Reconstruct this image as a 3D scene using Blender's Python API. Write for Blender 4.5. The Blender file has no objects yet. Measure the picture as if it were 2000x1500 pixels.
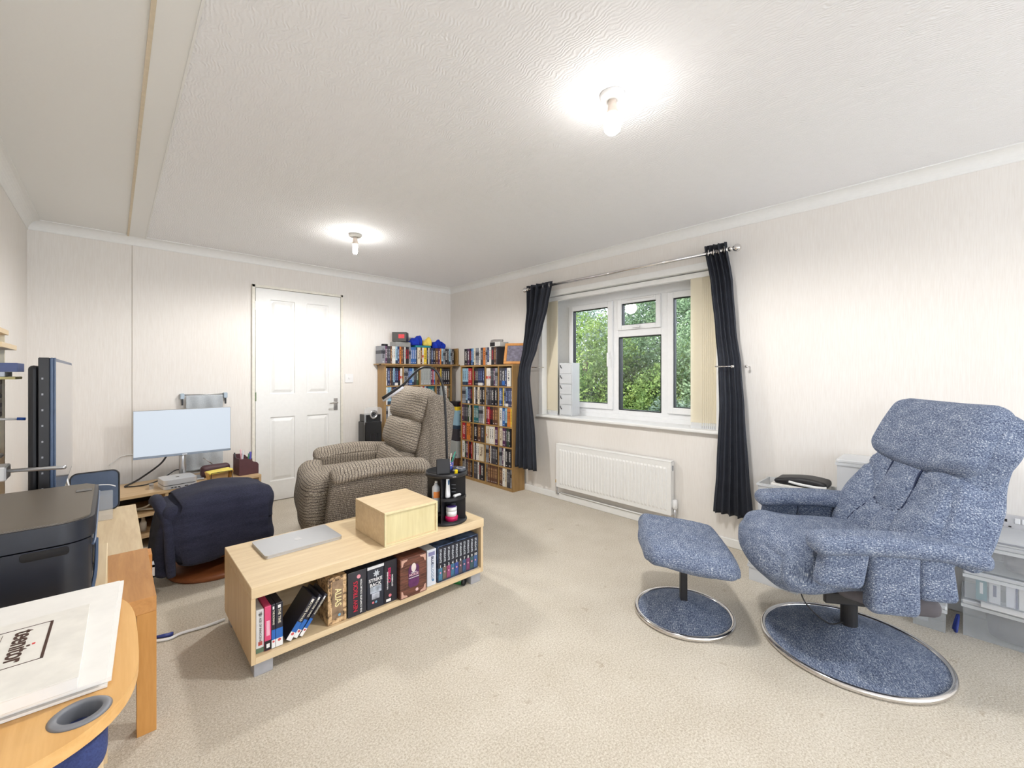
import bpy, bmesh, math, random
import numpy as np
from mathutils import Vector, Matrix, Euler
random.seed(7)
C = bpy.context.scene.collection
PI = math.pi
def R(a): return math.radians(a)

# ---------------------------------------------------------------- camera
cam_d = bpy.data.cameras.new('camera'); cam = bpy.data.objects.new('camera', cam_d); C.objects.link(cam)
cam_d.sensor_width = 36.0; cam_d.lens = 36.0*830/2000; cam_d.shift_y = -21/2000; cam_d.clip_start = .02
cam.location = (0, 0, 1.2); cam.rotation_euler = (R(90), 0, R(-43.2))
bpy.context.scene.camera = cam
# ---------------------------------------------------------------- world, lights, exposure
sc = bpy.context.scene
w = bpy.data.worlds.new('world'); sc.world = w; w.use_nodes = True
wn = w.node_tree.nodes; bg = wn['Background']
bg.inputs[0].default_value = (.80, .88, 1.0, 1); bg.inputs[1].default_value = 3.4
sun = bpy.data.lights.new('sun', 'SUN'); sun.energy = 2.4; sun.angle = R(3); sun.color = (1, .95, .85)
so = bpy.data.objects.new('sun', sun); C.objects.link(so); so.rotation_euler = (R(20), R(-42), 0)
def area(name, loc, rot, sx, sy, e, col=(1, 1, 1)):
    l = bpy.data.lights.new(name, 'AREA'); l.shape = 'RECTANGLE'; l.size = sx; l.size_y = sy; l.energy = e; l.color = col
    o = bpy.data.objects.new(name, l); C.objects.link(o); o.location = loc; o.rotation_euler = rot; return o
# added fill lights at invented windows behind the camera, plus the main window portal
area('added_fill_rear', (1.35, -4.72, 1.15), (R(90), 0, 0), 2.9, 2.0, 52, (.93, .96, 1))  # added fill from the rear wall, brightens the whole room
area('added_fill_right', (3.11, -2.75, 1.38), (R(90), 0, R(90)), 1.2, 1.15, 12, (.93, .96, 1))  # added weak fill from the unseen part of the right wall
area('added_fill_left', (-.44, -1.55, 1.4), (R(90), 0, R(-90)), 1.4, 1.1, 4, (.93, .96, 1))  # added fill aimed across at the right wall
pt = area('window_portal', (3.36, 2.03, 1.37), (R(90), 0, R(90)), 1.62, 1.15, 10)
pt.data.cycles.is_portal = True
sc.cycles.transparent_max_bounces = 32   # the stacked clear plastic boxes
vs = sc.view_settings
vs.view_transform = 'Standard'; vs.look = 'None'; vs.gamma = 1; vs.use_curve_mapping = False; vs.exposure = 0.42

# ---------------------------------------------------------------- materials
def srgb(r, g, b):
    f = lambda c: (c/255/12.92) if c/255 <= .04045 else ((c/255+.055)/1.055)**2.4
    return (f(r), f(g), f(b), 1)
class NT:
    def __init__(s, name):
        s.m = bpy.data.materials.new(name); s.m.use_nodes = True; s.t = s.m.node_tree; s.n = s.t.nodes; s.b = s.n['Principled BSDF']
    def add(s, typ, **k):
        n = s.n.new(typ)
        for a, v in k.items(): setattr(n, a, v)
        return n
    def l(s, a, b): s.t.links.new(a, b)
    def math(s, op, a, b=None, c=None):
        n = s.add('ShaderNodeMath', operation=op)
        for i, v in enumerate((a, b, c)):
            if v is None: continue
            if isinstance(v, (int, float)): n.inputs[i].default_value = v
            else: s.l(v, n.inputs[i])
        return n.outputs[0]
    def mix(s, f, a, b):
        n = s.add('ShaderNodeMix', data_type='RGBA')
        for i, v in ((0, f), (6, a), (7, b)):
            if isinstance(v, (int, float, tuple)): n.inputs[i].default_value = v
            else: s.l(v, n.inputs[i])
        return n.outputs[2]
    def coord(s, which='Object', scale=(1, 1, 1), rot=(0, 0, 0)):
        c = s.add('ShaderNodeTexCoord'); m = s.add('ShaderNodeMapping'); m.inputs['Scale'].default_value = scale; m.inputs['Rotation'].default_value = rot
        s.l(c.outputs[which], m.inputs[0]); return m.outputs[0]
    def noise(s, vec, scale, detail=2, rough=.5, dist=0):
        n = s.add('ShaderNodeTexNoise'); s.l(vec, n.inputs['Vector']); n.inputs['Scale'].default_value = scale; n.inputs['Detail'].default_value = detail
        n.inputs['Roughness'].default_value = rough; n.inputs['Distortion'].default_value = dist; return n.outputs['Fac']
    def ramp(s, f, stops):
        n = s.add('ShaderNodeValToRGB'); s.l(f, n.inputs[0]); e = n.color_ramp.elements
        while len(e) > 1: e.remove(e[-1])
        e[0].position = stops[0][0]; e[0].color = stops[0][1]
        for p, c in stops[1:]: x = e.new(p); x.color = c
        return n.outputs[0]
    def bump(s, h, strength=.3, dist=.002):
        n = s.add('ShaderNodeBump'); n.inputs['Strength'].default_value = strength; n.inputs['Distance'].default_value = dist
        s.l(h, n.inputs['Height']); s.l(n.outputs[0], s.b.inputs['Normal'])
    def set(s, col=None, rough=None, metal=None, **k):
        if col is not None:
            if isinstance(col, tuple): s.b.inputs['Base Color'].default_value = col
            else: s.l(col, s.b.inputs['Base Color'])
        if rough is not None: s.b.inputs['Roughness'].default_value = rough
        if metal is not None: s.b.inputs['Metallic'].default_value = metal
        for a, v in k.items(): s.b.inputs[a.replace('_', ' ')].default_value = v
        return s.m
_pc = {}
def plain(r, g, b, rough=.5, metal=0, var=.04, name=None, **k):
    key = (r, g, b, rough, metal, name)
    if key in _pc: return _pc[key]
    t = NT(name or 'paint_%d_%d_%d' % (r, g, b)); c = srgb(r, g, b)
    n = t.noise(t.coord(), 35, 3)
    d = tuple(max(0, x*(1-var*2)) for x in c[:3])+(1,); u = tuple(min(1, x*(1+var)) for x in c[:3])+(1,)
    t.set(t.ramp(n, [(.3, d), (.7, u)]), rough, metal, **k); _pc[key] = t.m; return t.m
def wood(name, a, b, axis='X', scale=1.0, rough=.45):
    t = NT(name); st = {'X': (1.2, 14, 14), 'Y': (14, 1.2, 14), 'Z': (14, 14, 1.2)}[axis]
    v = t.coord('Object', tuple(s*scale for s in st)); n1 = t.noise(v, 2.2, 5, .6, .8); n2 = t.noise(v, 9, 2)
    f = t.math('ADD', t.math('MULTIPLY', n1, .75), t.math('MULTIPLY', n2, .25))
    t.set(t.ramp(f, [(.35, srgb(*a)), (.65, srgb(*b))]), rough); t.bump(f, .08, .001); return t.m
def wallmat(name, col, col2):
    t = NT(name); v = t.coord('Object', (1, 1, .05)); n = t.noise(v, 210, 2, .6); n2 = t.noise(t.coord('Object', (1, 1, .3)), 3, 2)
    f = t.math('ADD', t.math('MULTIPLY', n, .7), t.math('MULTIPLY', n2, .3))
    t.set(t.ramp(f, [(.38, col2), (.6, col)]), .85); t.bump(n, .3, .0025); return t.m
M = {}
M['wall'] = wallmat('wallpaper_cream_ribbed', srgb(237, 233, 228), srgb(232, 227, 221))
t = NT('ceiling_textured_white'); v = t.coord('Object')
n0 = t.noise(v, 5, 2); wv = t.add('ShaderNodeTexWave'); wv.inputs['Scale'].default_value = 26; wv.inputs['Distortion'].default_value = 16; wv.inputs['Detail'].default_value = 3; wv.inputs['Detail Scale'].default_value = .6
t.l(v, wv.inputs['Vector']); hh = t.math('ADD', t.math('MULTIPLY', wv.outputs['Fac'], .6), t.math('MULTIPLY', t.noise(v, 70, 3), .6))
t.set(srgb(244, 244, 246), .8); t.bump(hh, .5, .004); M['ceil'] = t.m
t = NT('ceiling_smooth_white'); t.set(srgb(240, 240, 238), .75); t.bump(t.noise(t.coord(), 60, 3), .2, .002); M['ceil2'] = t.m
M['coving'] = plain(240, 240, 238, .6, name='white_coving_paint', var=.01)
M['caulk'] = plain(222, 208, 184, .8, name='yellowed_caulk')
M['gloss'] = plain(240, 240, 238, .35, name='white_gloss_paint', var=.01)
M['door'] = plain(238, 238, 236, .4, name='white_door_paint', var=.01)
M['upvc'] = plain(240, 241, 242, .3, name='white_window_frame', var=.01)
t = NT('beige_carpet'); v = t.coord(); a = t.noise(v, 150, 3, .8); b = t.noise(v, 5, 3); st = t.noise(v, 14, 2, .5)
f = t.math('ADD', t.math('MULTIPLY', a, .88), t.math('MULTIPLY', b, .12))
c1 = t.ramp(f, [(.34, srgb(182, 169, 148)), (.5, srgb(214, 205, 189)), (.66, srgb(238, 231, 219))])
c2 = t.mix(t.math('MULTIPLY', t.math('GREATER_THAN', st, .71), .25), c1, srgb(150, 125, 90))
t.set(c2, .95); t.bump(a, .8, .006); M['carpet'] = t.m
M['birch'] = wood('birch_laminate', (216, 190, 150), (232, 210, 172))
M['birchY'] = wood('birch_laminate_lengthwise', (216, 190, 150), (232, 210, 172), 'Y')
M['birchZ'] = wood('birch_laminate_upright', (212, 184, 142), (228, 204, 164), 'Z')
M['oakcase'] = wood('dark_oak_laminate', (146, 112, 66), (170, 136, 86), 'Z')
M['oakcaseY'] = wood('dark_oak_laminate_flat', (150, 116, 70), (174, 140, 90), 'Y')
M['desk'] = wood('light_oak_laminate', (196, 164, 122), (214, 184, 142))
M['orange'] = wood('warm_oak_veneer', (186, 130, 70), (206, 150, 88), 'Y')
M['orangeZ'] = wood('warm_oak_veneer_upright', (190, 134, 66), (208, 152, 84), 'Z')
M['tray'] = wood('oak_tray_veneer', (216, 166, 100), (232, 186, 122), 'Y')
M['beech'] = wood('beech_wood', (122, 68, 36), (148, 88, 50))
M['boxcream'] = wood('cream_ribbed_panel', (214, 200, 152), (226, 214, 168), 'Z')
M['pine'] = wood('pine_frame_wood', (196, 132, 66), (216, 154, 86))
M['chrome'] = NT('polished_chrome').set((.75, .73, .72, 1), .12, 1.0)
M['steel'] = NT('brushed_steel').set((.62, .62, .63, 1), .3, 1.0)
M['alu'] = NT('silver_aluminium').set((.55, .56, .58, 1), .38, .85)
M['alu2'] = NT('bright_aluminium').set((.8, .81, .83, 1), .4, .6)
M['black'] = plain(28, 28, 32, .45, name='black_plastic')
M['blackg'] = plain(18, 19, 24, .2, name='glossy_black_plastic')
M['navyp'] = plain(66, 84, 112, .35, name='slate_blue_plastic')
M['printer'] = plain(34, 38, 48, .33, name='printer_charcoal_plastic')
t = NT('printer_lid_texture'); v = t.coord(); ch = t.add('ShaderNodeTexChecker'); ch.inputs['Scale'].default_value = 420; t.l(v, ch.inputs[0])
t.set(t.mix(ch.outputs['Fac'], srgb(92, 84, 74), srgb(112, 104, 94)), .4); t.bump(ch.outputs['Fac'], .25, .001); M['lid'] = t.m
M['white'] = plain(238, 238, 238, .5, name='white_plastic', var=.01)
M['paper'] = plain(236, 234, 230, .7, name='white_paper', var=.015)
M['greyp'] = plain(150, 152, 158, .45, name='grey_plastic')
M['silverfoot'] = plain(168, 168, 172, .5, name='silver_painted_foot')
def cloth(name, a, b, sc_=400, rough=.95, bd=.002, st=(1, 1, 1)):
    t = NT(name); v = t.coord('Object', st); n = t.noise(v, sc_, 2, .6); n2 = t.noise(v, 12, 2)
    t.set(t.ramp(t.math('ADD', t.math('MULTIPLY', n, .7), t.math('MULTIPLY', n2, .3)), [(.35, srgb(*a)), (.65, srgb(*b))]), rough); t.bump(n, .3, bd); return t.m
M['curtain'] = cloth('black_curtain_fabric', (34, 37, 46), (52, 56, 66), 500, .8)
M['throw'] = cloth('navy_fleece', (26, 28, 44), (52, 54, 74), 260, 1, .004, (.5, 1, 3))
M['navycloth'] = cloth('navy_cushion_cloth', (44, 54, 96), (60, 72, 120))
M['greycloth'] = cloth('pale_grey_cloth', (172, 178, 184), (192, 198, 202), 200)
M['bluecloth'] = cloth('royal_blue_cloth', (10, 40, 150), (24, 60, 190))
M['yellowcloth'] = cloth('yellow_cloth', (226, 196, 84), (240, 216, 110))
M['blind'] = None
t = NT('cream_blind_fabric'); v = t.coord(); t.set(srgb(251, 244, 226), .8); t.bump(t.noise(v, 300, 2), .2, .001)
tr = t.add('ShaderNodeBsdfTranslucent'); tr.inputs[0].default_value = srgb(255, 252, 242); mx = t.add('ShaderNodeMixShader'); mx.inputs[0].default_value = .5
t.l(t.b.outputs[0], mx.inputs[1]); t.l(tr.outputs[0], mx.inputs[2]); t.l(mx.outputs[0], t.n['Material Output'].inputs[0]); M['blind'] = t.m
# blue flecked chenille (uv in metres)
t = NT('blue_flecked_chenille'); v = t.coord('UV', (1, 1.9, 1)); v2 = t.coord('UV', (1.9, 1, 1))
a = t.noise(v, 115, 2, .75); b = t.noise(v2, 155, 2, .75); big = t.noise(v, 14, 3)
f = t.math('ADD', t.math('ADD', t.math('MULTIPLY', a, .5), t.math('MULTIPLY', b, .35)), t.math('MULTIPLY', big, .15))
t.set(t.ramp(f, [(.36, srgb(48, 56, 80)), (.45, srgb(84, 96, 122)), (.54, srgb(126, 139, 162)), (.64, srgb(218, 221, 226))]), .95); t.bump(f, .9, .006); M['blue'] = t.m
# taupe cord with dark lines (uv in metres)
def cord(name, per, dash):
    t = NT(name); v = t.coord('UV'); sep = t.add('ShaderNodeSeparateXYZ'); t.l(v, sep.inputs[0])
    wob = t.math('MULTIPLY', t.math('SUBTRACT', t.noise(v, 6, 2), .5), per*2.0)
    y = t.math('ADD', sep.outputs[1], wob)
    ln = t.math('ABSOLUTE', t.math('SINE', t.math('MULTIPLY', y, PI/per)))
    line = t.math('LESS_THAN', ln, .3)
    fine = t.math('ABSOLUTE', t.math('SINE', t.math('MULTIPLY', sep.outputs[0], PI/.008)))
    if dash:
        ld = t.math('LESS_THAN', fine, .45); line = t.math('MAXIMUM', line, t.math('MULTIPLY', ld, .8))
    sp = t.noise(v, 150, 2, .8)
    base = t.ramp(sp, [(.36, srgb(98, 89, 80)), (.5, srgb(146, 135, 121)), (.62, srgb(192, 182, 166))])
    col = t.mix(t.math('MULTIPLY', line, .88), base, srgb(56, 48, 50))
    t.set(col, .95); hgt = t.math('SUBTRACT', t.math('MULTIPLY', sp, .6), t.math('MULTIPLY', line, .6)); t.bump(hgt, .8, .005); return t.m
M['cord'] = cord('taupe_cord_lines', .0185, False); M['cordgrid'] = cord('taupe_cord_grid', .0115, True)
def glass(name, tint=(1, 1, 1, 1), mixf=.06, rough=.02):
    t = NT(name); tp = t.add('ShaderNodeBsdfTransparent'); tp.inputs[0].default_value = tint
    g = t.add('ShaderNodeBsdfGlossy'); g.inputs['Roughness'].default_value = rough
    fr = t.add('ShaderNodeFresnel'); fr.inputs[0].default_value = 1.45
    mx = t.add('ShaderNodeMixShader'); t.l(t.math('MINIMUM', t.math('ADD', t.math('MULTIPLY', fr.outputs[0], .8), mixf-.04), 1.0), mx.inputs[0])
    t.l(tp.outputs[0], mx.inputs[1]); t.l(g.outputs[0], mx.inputs[2]); t.l(mx.outputs[0], t.n['Material Output'].inputs[0]); return t.m
M['glass'] = glass('window_glass')
def cloudy(name, col, f):
    t = NT(name); t.set(col, .25); tp = t.add('ShaderNodeBsdfTransparent'); mx = t.add('ShaderNodeMixShader'); mx.inputs[0].default_value = f
    t.l(tp.outputs[0], mx.inputs[1]); t.l(t.b.outputs[0], mx.inputs[2]); t.l(mx.outputs[0], t.n['Material Output'].inputs[0]); return t.m
M['clear'] = cloudy('clear_storage_plastic', (.72, .75, .78, 1), .24)
M['frost'] = cloudy('frosted_plastic', (.86, .88, .9, 1), .6)
def emit(name, col, s):
    t = NT(name); t.set(col, .5, Emission_Color=col, Emission_Strength=s); return t.m
M['bulb'] = emit('lit_bulb', (1, .97, .93, 1), 42)
M['bulb2'] = emit('lit_stick_bulb', (1, .97, .92, 1), 110)
t = NT('monitor_picture_glow'); t.set((.02, .02, .02, 1), .35, Emission_Color=srgb(205, 215, 226), Emission_Strength=.76); M['screen'] = t.m
M['tv'] = NT('dark_glossy_screen').set((.06, .06, .062, 1), .28, 0, IOR=2.4, Coat_Weight=1.0, Coat_Roughness=.12)

# ---------------------------------------------------------------- mesh helpers
def obj(name, bm, m=None, parent=None, loc=(0, 0, 0), rot=(0, 0, 0), smooth=False):
    if isinstance(bm, bpy.types.Mesh): me = bm
    else:
        me = bpy.data.meshes.new(name); bmesh.ops.recalc_face_normals(bm, faces=bm.faces); bm.to_mesh(me); bm.free()
    if m is not None:
        me.materials.clear()
        for x in (m if isinstance(m, (list, tuple)) else [m]): me.materials.append(M[x] if isinstance(x, str) else x)
    if smooth: me.shade_smooth()
    o = bpy.data.objects.new(name, me); C.objects.link(o); o.location = loc; o.rotation_euler = rot
    if parent: o.parent = parent
    return o
def tag(o, label, cat, group=None, kind=None):
    o['label'] = label; o['category'] = cat
    if group: o['group'] = group
    if kind: o['kind'] = kind
    return o
def thing(name, label, cat, loc=(0, 0, 0), rotz=0, group=None):
    o = bpy.data.objects.new(name, None); C.objects.link(o); o.location = loc; o.rotation_euler = (0, 0, rotz); o.empty_display_size = .05
    return tag(o, label, cat, group)
def struct(name, bm, m, smooth=False, parent=None, loc=(0, 0, 0)):
    o = obj(name, bm, m, parent, loc=loc, smooth=smooth)
    if not parent: o['kind'] = 'structure'
    return o
def box(x0, x1, y0, y1, z0, z1, bev=0, bm=None, mi=0, seg=1):
    bm = bm or bmesh.new()
    r = bmesh.ops.create_cube(bm, size=1, matrix=Matrix.Translation(((x0+x1)/2, (y0+y1)/2, (z0+z1)/2)) @ Matrix.Diagonal((abs(x1-x0), abs(y1-y0), abs(z1-z0), 1)))
    vs_ = r['verts']
    if mi:
        for f in set(f for v in vs_ for f in v.link_faces): f.material_index = mi
    if bev:
        es = list(set(e for v in vs_ for e in v.link_edges)); bmesh.ops.bevel(bm, geom=es, offset=bev, segments=seg, affect='EDGES', profile=.5)
    return bm
def cyl(r, z0, z1, c=(0, 0), seg=24, r2=None, bm=None, mat=None):
    bm = bm or bmesh.new(); Mx = Matrix.Translation((c[0], c[1], (z0+z1)/2))
    if mat is not None: Mx = mat @ Mx
    bmesh.ops.create_cone(bm, cap_ends=True, segments=seg, radius1=r, radius2=r if r2 is None else r2, depth=z1-z0, matrix=Mx); return bm
def lathe(prof, seg=32, bm=None, c=(0, 0)):
    bm = bm or bmesh.new(); rings = []
    for r, z in prof:
        if r < 1e-5: rings.append([bm.verts.new((c[0], c[1], z))])
        else: rings.append([bm.verts.new((c[0]+r*math.cos(2*PI*i/seg), c[1]+r*math.sin(2*PI*i/seg), z)) for i in range(seg)])
    for a, b in zip(rings, rings[1:]):
        for i in range(seg):
            j = (i+1) % seg; q = []
            for v in (a[i % len(a)], a[j % len(a)], b[j % len(b)], b[i % len(b)]):
                if v not in q: q.append(v)
            if len(q) > 2:
                try: bm.faces.new(q)
                except ValueError: pass
    return bm
def tube(pts, r, seg=8, bm=None, closed=False, smoothn=0):
    bm = bm or bmesh.new(); P = [Vector(p) for p in pts]
    if smoothn:
        Q = []; n = len(P)
        for i in range(n-1 if not closed else n):
            p0 = P[(i-1) % n] if (i > 0 or closed) else P[0]; p1 = P[i]; p2 = P[(i+1) % n]; p3 = P[(i+2) % n] if (i+2 < n or closed) else P[-1]
            for k in range(smoothn):
                t_ = k/smoothn; Q.append(.5*((2*p1)+(-p0+p2)*t_+(2*p0-5*p1+4*p2-p3)*t_*t_+(-p0+3*p1-3*p2+p3)*t_**3))
        if not closed: Q.append(P[-1])
        P = Q
    rings = []; n = len(P); up = Vector((0, 0, 1)); nrm = None
    for i in range(n):
        d = (P[(i+1) % n]-P[i-1]) if closed else (P[min(i+1, n-1)]-P[max(i-1, 0)])
        d.normalize()
        if nrm is None: nrm = d.orthogonal().normalized()
        nrm = (nrm-d*nrm.dot(d)); nrm = nrm.normalized() if nrm.length > 1e-6 else d.orthogonal().normalized(); b = d.cross(nrm)
        rr = r[i] if isinstance(r, (list, tuple)) and len(r) == n else (r if not isinstance(r, (list, tuple)) else r[0]+(r[1]-r[0])*i/(n-1))
        rings.append([bm.verts.new(P[i]+(nrm*math.cos(2*PI*k/seg)+b*math.sin(2*PI*k/seg))*rr) for k in range(seg)])
    for i in range(n if closed else n-1):
        a, b2 = rings[i], rings[(i+1) % n]
        for k in range(seg): bm.faces.new((a[k], a[(k+1) % seg], b2[(k+1) % seg], b2[k]))
    if not closed: bm.faces.new(rings[0]); bm.faces.new(rings[-1])
    return bm
def prism(outline, z0, z1, bm=None, xf=None):
    bm = bm or bmesh.new(); a = []; b = []
    for x, y in outline:
        p, q = Vector((x, y, z0)), Vector((x, y, z1))
        if xf is not None: p = xf @ p; q = xf @ q
        a.append(bm.verts.new(p)); b.append(bm.verts.new(q))
    bm.faces.new(a); bm.faces.new(b[::-1]); n = len(a)
    for i in range(n): bm.faces.new((a[i], a[(i+1) % n], b[(i+1) % n], b[i]))
    return bm
def rrect(w_, h_, r, n=6, cx=0, cy=0):
    o = []
    for sx, sy, a0 in ((1, -1, -90), (1, 1, 0), (-1, 1, 90), (-1, -1, 180)):
        for i in range(n+1):
            a = R(a0+90*i/n); o.append((cx+sx*(w_/2-r)+r*math.cos(a), cy+sy*(h_/2-r)+r*math.sin(a)))
    return o
def sphere(r, c=(0, 0, 0), s=(1, 1, 1), bm=None, u=20, v=12):
    bm = bm or bmesh.new(); bmesh.ops.create_uvsphere(bm, u_segments=u, v_segments=v, radius=r, matrix=Matrix.Translation(c) @ Matrix.Diagonal((*s, 1))); return bm
def pad(w_, d, h, n=(20, 20, 10), r=.05, fn=None, swap=False, noise=0, seed=0, unit=True):
    """rounded, deformable cushion with metric uv; unit coords -1..1 passed to fn with the rounded point"""
    idx = {}; V = []; Uv = []; F = []; FU = []
    half = (w_/2, d/2, h/2); r = min(r, *half)
    rnd = random.Random(seed); ph = [rnd.uniform(0, 6.28) for _ in range(6)]
    def vert(q):
        k = (round(q[0], 4), round(q[1], 4), round(q[2], 4))
        if k in idx: return idx[k]
        p = [q[i]*half[i] for i in range(3)]; inn = [max(-(half[i]-r), min(half[i]-r, p[i])) for i in range(3)]
        dv = Vector([p[i]-inn[i] for i in range(3)]); L = dv.length
        if L > 1e-9: dv *= r/L
        pp = Vector(inn)+dv
        if noise: pp += dv.normalized()*noise*(math.sin(pp.x*23+ph[0])*math.sin(pp.y*19+ph[1])+.6*math.sin(pp.z*31+ph[2]+pp.x*12)) if L > 1e-9 else Vector()
        if fn: pp = Vector(fn(Vector(q), pp))
        idx[k] = len(V); V.append(pp); return idx[k]
    for ax in range(3):
        a, b = [(1, 2), (0, 2), (0, 1)][ax]
        for s in (-1, 1):
            for i in range(n[a]):
                for j in range(n[b]):
                    qs = []; us = []
                    for di, dj in ((0, 0), (1, 0), (1, 1), (0, 1)):
                        q = [0, 0, 0]; q[ax] = s
                        # denser near edges
                        q[a] = math.sin((-1+2*(i+di)/n[a])*PI/2*.85)/math.sin(PI/2*.85); q[b] = math.sin((-1+2*(j+dj)/n[b])*PI/2*.85)/math.sin(PI/2*.85)
                        qs.append(vert(q)); uu = (q[a]*half[a], q[b]*half[b])
                        if ax == 0 and swap: uu = (uu[1], uu[0])
                        us.append(uu)
                    F.append(qs); FU.append(us)
    me = bpy.data.meshes.new('pad'); me.from_pydata([tuple(v) for v in V], [], F); uvl = me.uv_layers.new(name='uv')
    k = 0
    for us in FU:
        for u_ in us: uvl.data[k].uv = u_; k += 1
    bm = bmesh.new(); bm.from_mesh(me); bmesh.ops.recalc_face_normals(bm, faces=bm.faces); bm.to_mesh(me); bm.free(); me.shade_smooth(); return me
def text(body, size, m, parent, loc, rot, name='lettering', ext=.0006, align='CENTER', sx=1, label=None):
    cu = bpy.data.curves.new('txt', 'FONT'); cu.body = body; cu.size = size; cu.extrude = ext; cu.align_x = align; cu.align_y = 'CENTER'; cu.offset = size*.012
    o = bpy.data.objects.new('txt', cu); C.objects.link(o); bpy.context.view_layer.update()
    me = bpy.data.meshes.new_from_object(o); bpy.data.objects.remove(o); me.name = name
    for v in me.vertices: v.co.x *= sx
    q = obj(name, me, m, parent, loc, rot)
    if label: q['label'] = label
    return q
def mapped(bm, fn):
    for v in bm.verts: v.co = Vector(fn(v.co))
    return bm
def smoothmesh(o, a=40):
    o.data.shade_smooth()
    try: o.data.set_sharp_from_angle(angle=R(a))
    except Exception: pass
    return o

# ================================================================ ROOM
XL, XR, YB, YF, ZC = -.435, 3.115, 4.455, -4.75, 2.265
struct('floor', box(XL-.1, XR+.2, YF-.1, YB+.15, -.1, 0), 'carpet')
o = struct('ceiling', box(.186, XR+.2, YF-.1, YB+.15, ZC, ZC+.12), 'ceil')
struct('ceiling_left_bay', box(XL-.1, .088, YF-.1, YB+.15, ZC, ZC+.12), 'ceil2')
struct('trim_1', box(.088, .186, YF, YB, ZC-.007, ZC+.1), 'ceil2')
struct('trim_2', box(.079, .091, YF, YB, ZC-.009, ZC+.02), 'caulk')
struct('trim_3', box(.183, .190, YF, YB, ZC-.011, ZC+.02), 'coving')
bm = bmesh.new(); L0, L1 = -2.3, -.8
box(XL-.12, XL, L1, YB+.15, 0, ZC, bm=bm); box(XL-.12, XL, YF-.1, L0, 0, ZC, bm=bm); box(XL-.12, XL, L0, L1, 0, .82, bm=bm); box(XL-.12, XL, L0, L1, 1.98, ZC, bm=bm); struct('wall_left', bm, 'wall')
bm = bmesh.new(); box(XL-.1, XL-.04, L0, L0+.06, .82, 1.98, bm=bm); box(XL-.1, XL-.04, L1-.06, L1, .82, 1.98, bm=bm); box(XL-.1, XL-.04, L0+.06, L1-.06, .82, .88, bm=bm); box(XL-.1, XL-.04, L0+.06, L1-.06, 1.92, 1.98, bm=bm)
w4 = struct('added_window_4', bm, 'upvc'); obj('pane', box(XL-.072, XL-.068, L0+.05, L1-.05, .87, 1.93), 'glass', w4)  # invented window, unseen; put in to let light reach the right wall
struct('wall_back', box(XL-.1, XR+.2, YB, YB+.15, 0, ZC), 'wall')
struct('trim_4', box(.108, .1105, YB-.0015, YB+.001, .04, 2.2), plain(160, 148, 128, .8, name='panel_seam'))
bm = bmesh.new(); WY0, WY1, WZ0, WZ1 = 1.195, 2.87, .775, 1.955
XO = XR+.25
S0, S1 = -3.4, -2.1
box(XR, XO, WY1, YB+.15, 0, ZC, bm=bm); box(XR, XO, S1, WY0, 0, ZC, bm=bm); box(XR, XO, YF-.1, S0, 0, ZC, bm=bm)
box(XR, XO, WY0, WY1, 0, WZ0, bm=bm); box(XR, XO, WY0, WY1, WZ1, ZC, bm=bm)
box(XR, XO, S0, S1, 0, .8, bm=bm); box(XR, XO, S0, S1, 1.96, ZC, bm=bm)
struct('wall_right', bm, 'wall')
bm = bmesh.new(); box(XL-.1, -.15, YF-.12, YF, 0, ZC, bm=bm); box(2.95, XR+.2, YF-.12, YF, 0, ZC, bm=bm); box(-.15, 2.95, YF-.12, YF, 2.1, ZC, bm=bm); box(-.15, 2.95, YF-.12, YF, 0, .1, bm=bm)
struct('wall_front', bm, 'wall')
bm = bmesh.new()
for a, b in ((-.15, -.09), (1.37, 1.43), (2.89, 2.95)): box(a, b, YF-.1, YF-.04, .1, 2.1, bm=bm)
box(-.15, 2.95, YF-.1, YF-.04, .1, .16, bm=bm); box(-.15, 2.95, YF-.1, YF-.04, 2.04, 2.1, bm=bm)
w2 = struct('added_window_2', bm, 'upvc'); obj('pane', box(-.1, 2.9, YF-.075, YF-.07, .15, 2.05), 'glass', w2)  # invented patio window, out of view; put in as the opening for the rear fill
bm = bmesh.new()
for a, b in ((S0, S0+.06), (S1-.06, S1)): box(XR+.12, XR+.18, a, b, .8, 1.96, bm=bm)
box(XR+.12, XR+.18, S0, S1, .8, .86, bm=bm); box(XR+.12, XR+.18, S0, S1, 1.9, 1.96, bm=bm)
w3 = struct('added_window_3', bm, 'upvc'); obj('pane', box(XR+.148, XR+.152, S0+.05, S1-.05, .85, 1.91), 'glass', w3)  # invented window, out of view; put in for extra light from the right
# coving (concave)
def cov(p0, p1, inw, name):
    p0 = Vector(p0); p1 = Vector(p1); n = Vector(inw); prof = [(0, -.066), (.004, -.066)]
    for i in range(9):
        a = R(90*i/8); prof.append((.006+.056*(1-math.cos(a)), -.062+.056*math.sin(a)))
    prof += [(.066, -.006), (.066, 0), (0, 0)]
    bm = bmesh.new(); ra = [bm.verts.new(p0+n*a+Vector((0, 0, ZC+z))) for a, z in prof]; rb = [bm.verts.new(p1+n*a+Vector((0, 0, ZC+z))) for a, z in prof]
    for i in range(len(prof)): j = (i+1) % len(prof); bm.faces.new((ra[i], ra[j], rb[j], rb[i]))
    struct(name, bm, 'coving')
cov((XR, YF, 0), (XR, YB, 0), (-1, 0, 0), 'trim_5'); cov((XL, YF, 0), (XL, YB, 0), (1, 0, 0), 'trim_6'); cov((XL, YB, 0), (XR, YB, 0), (0, -1, 0), 'trim_7')
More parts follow.
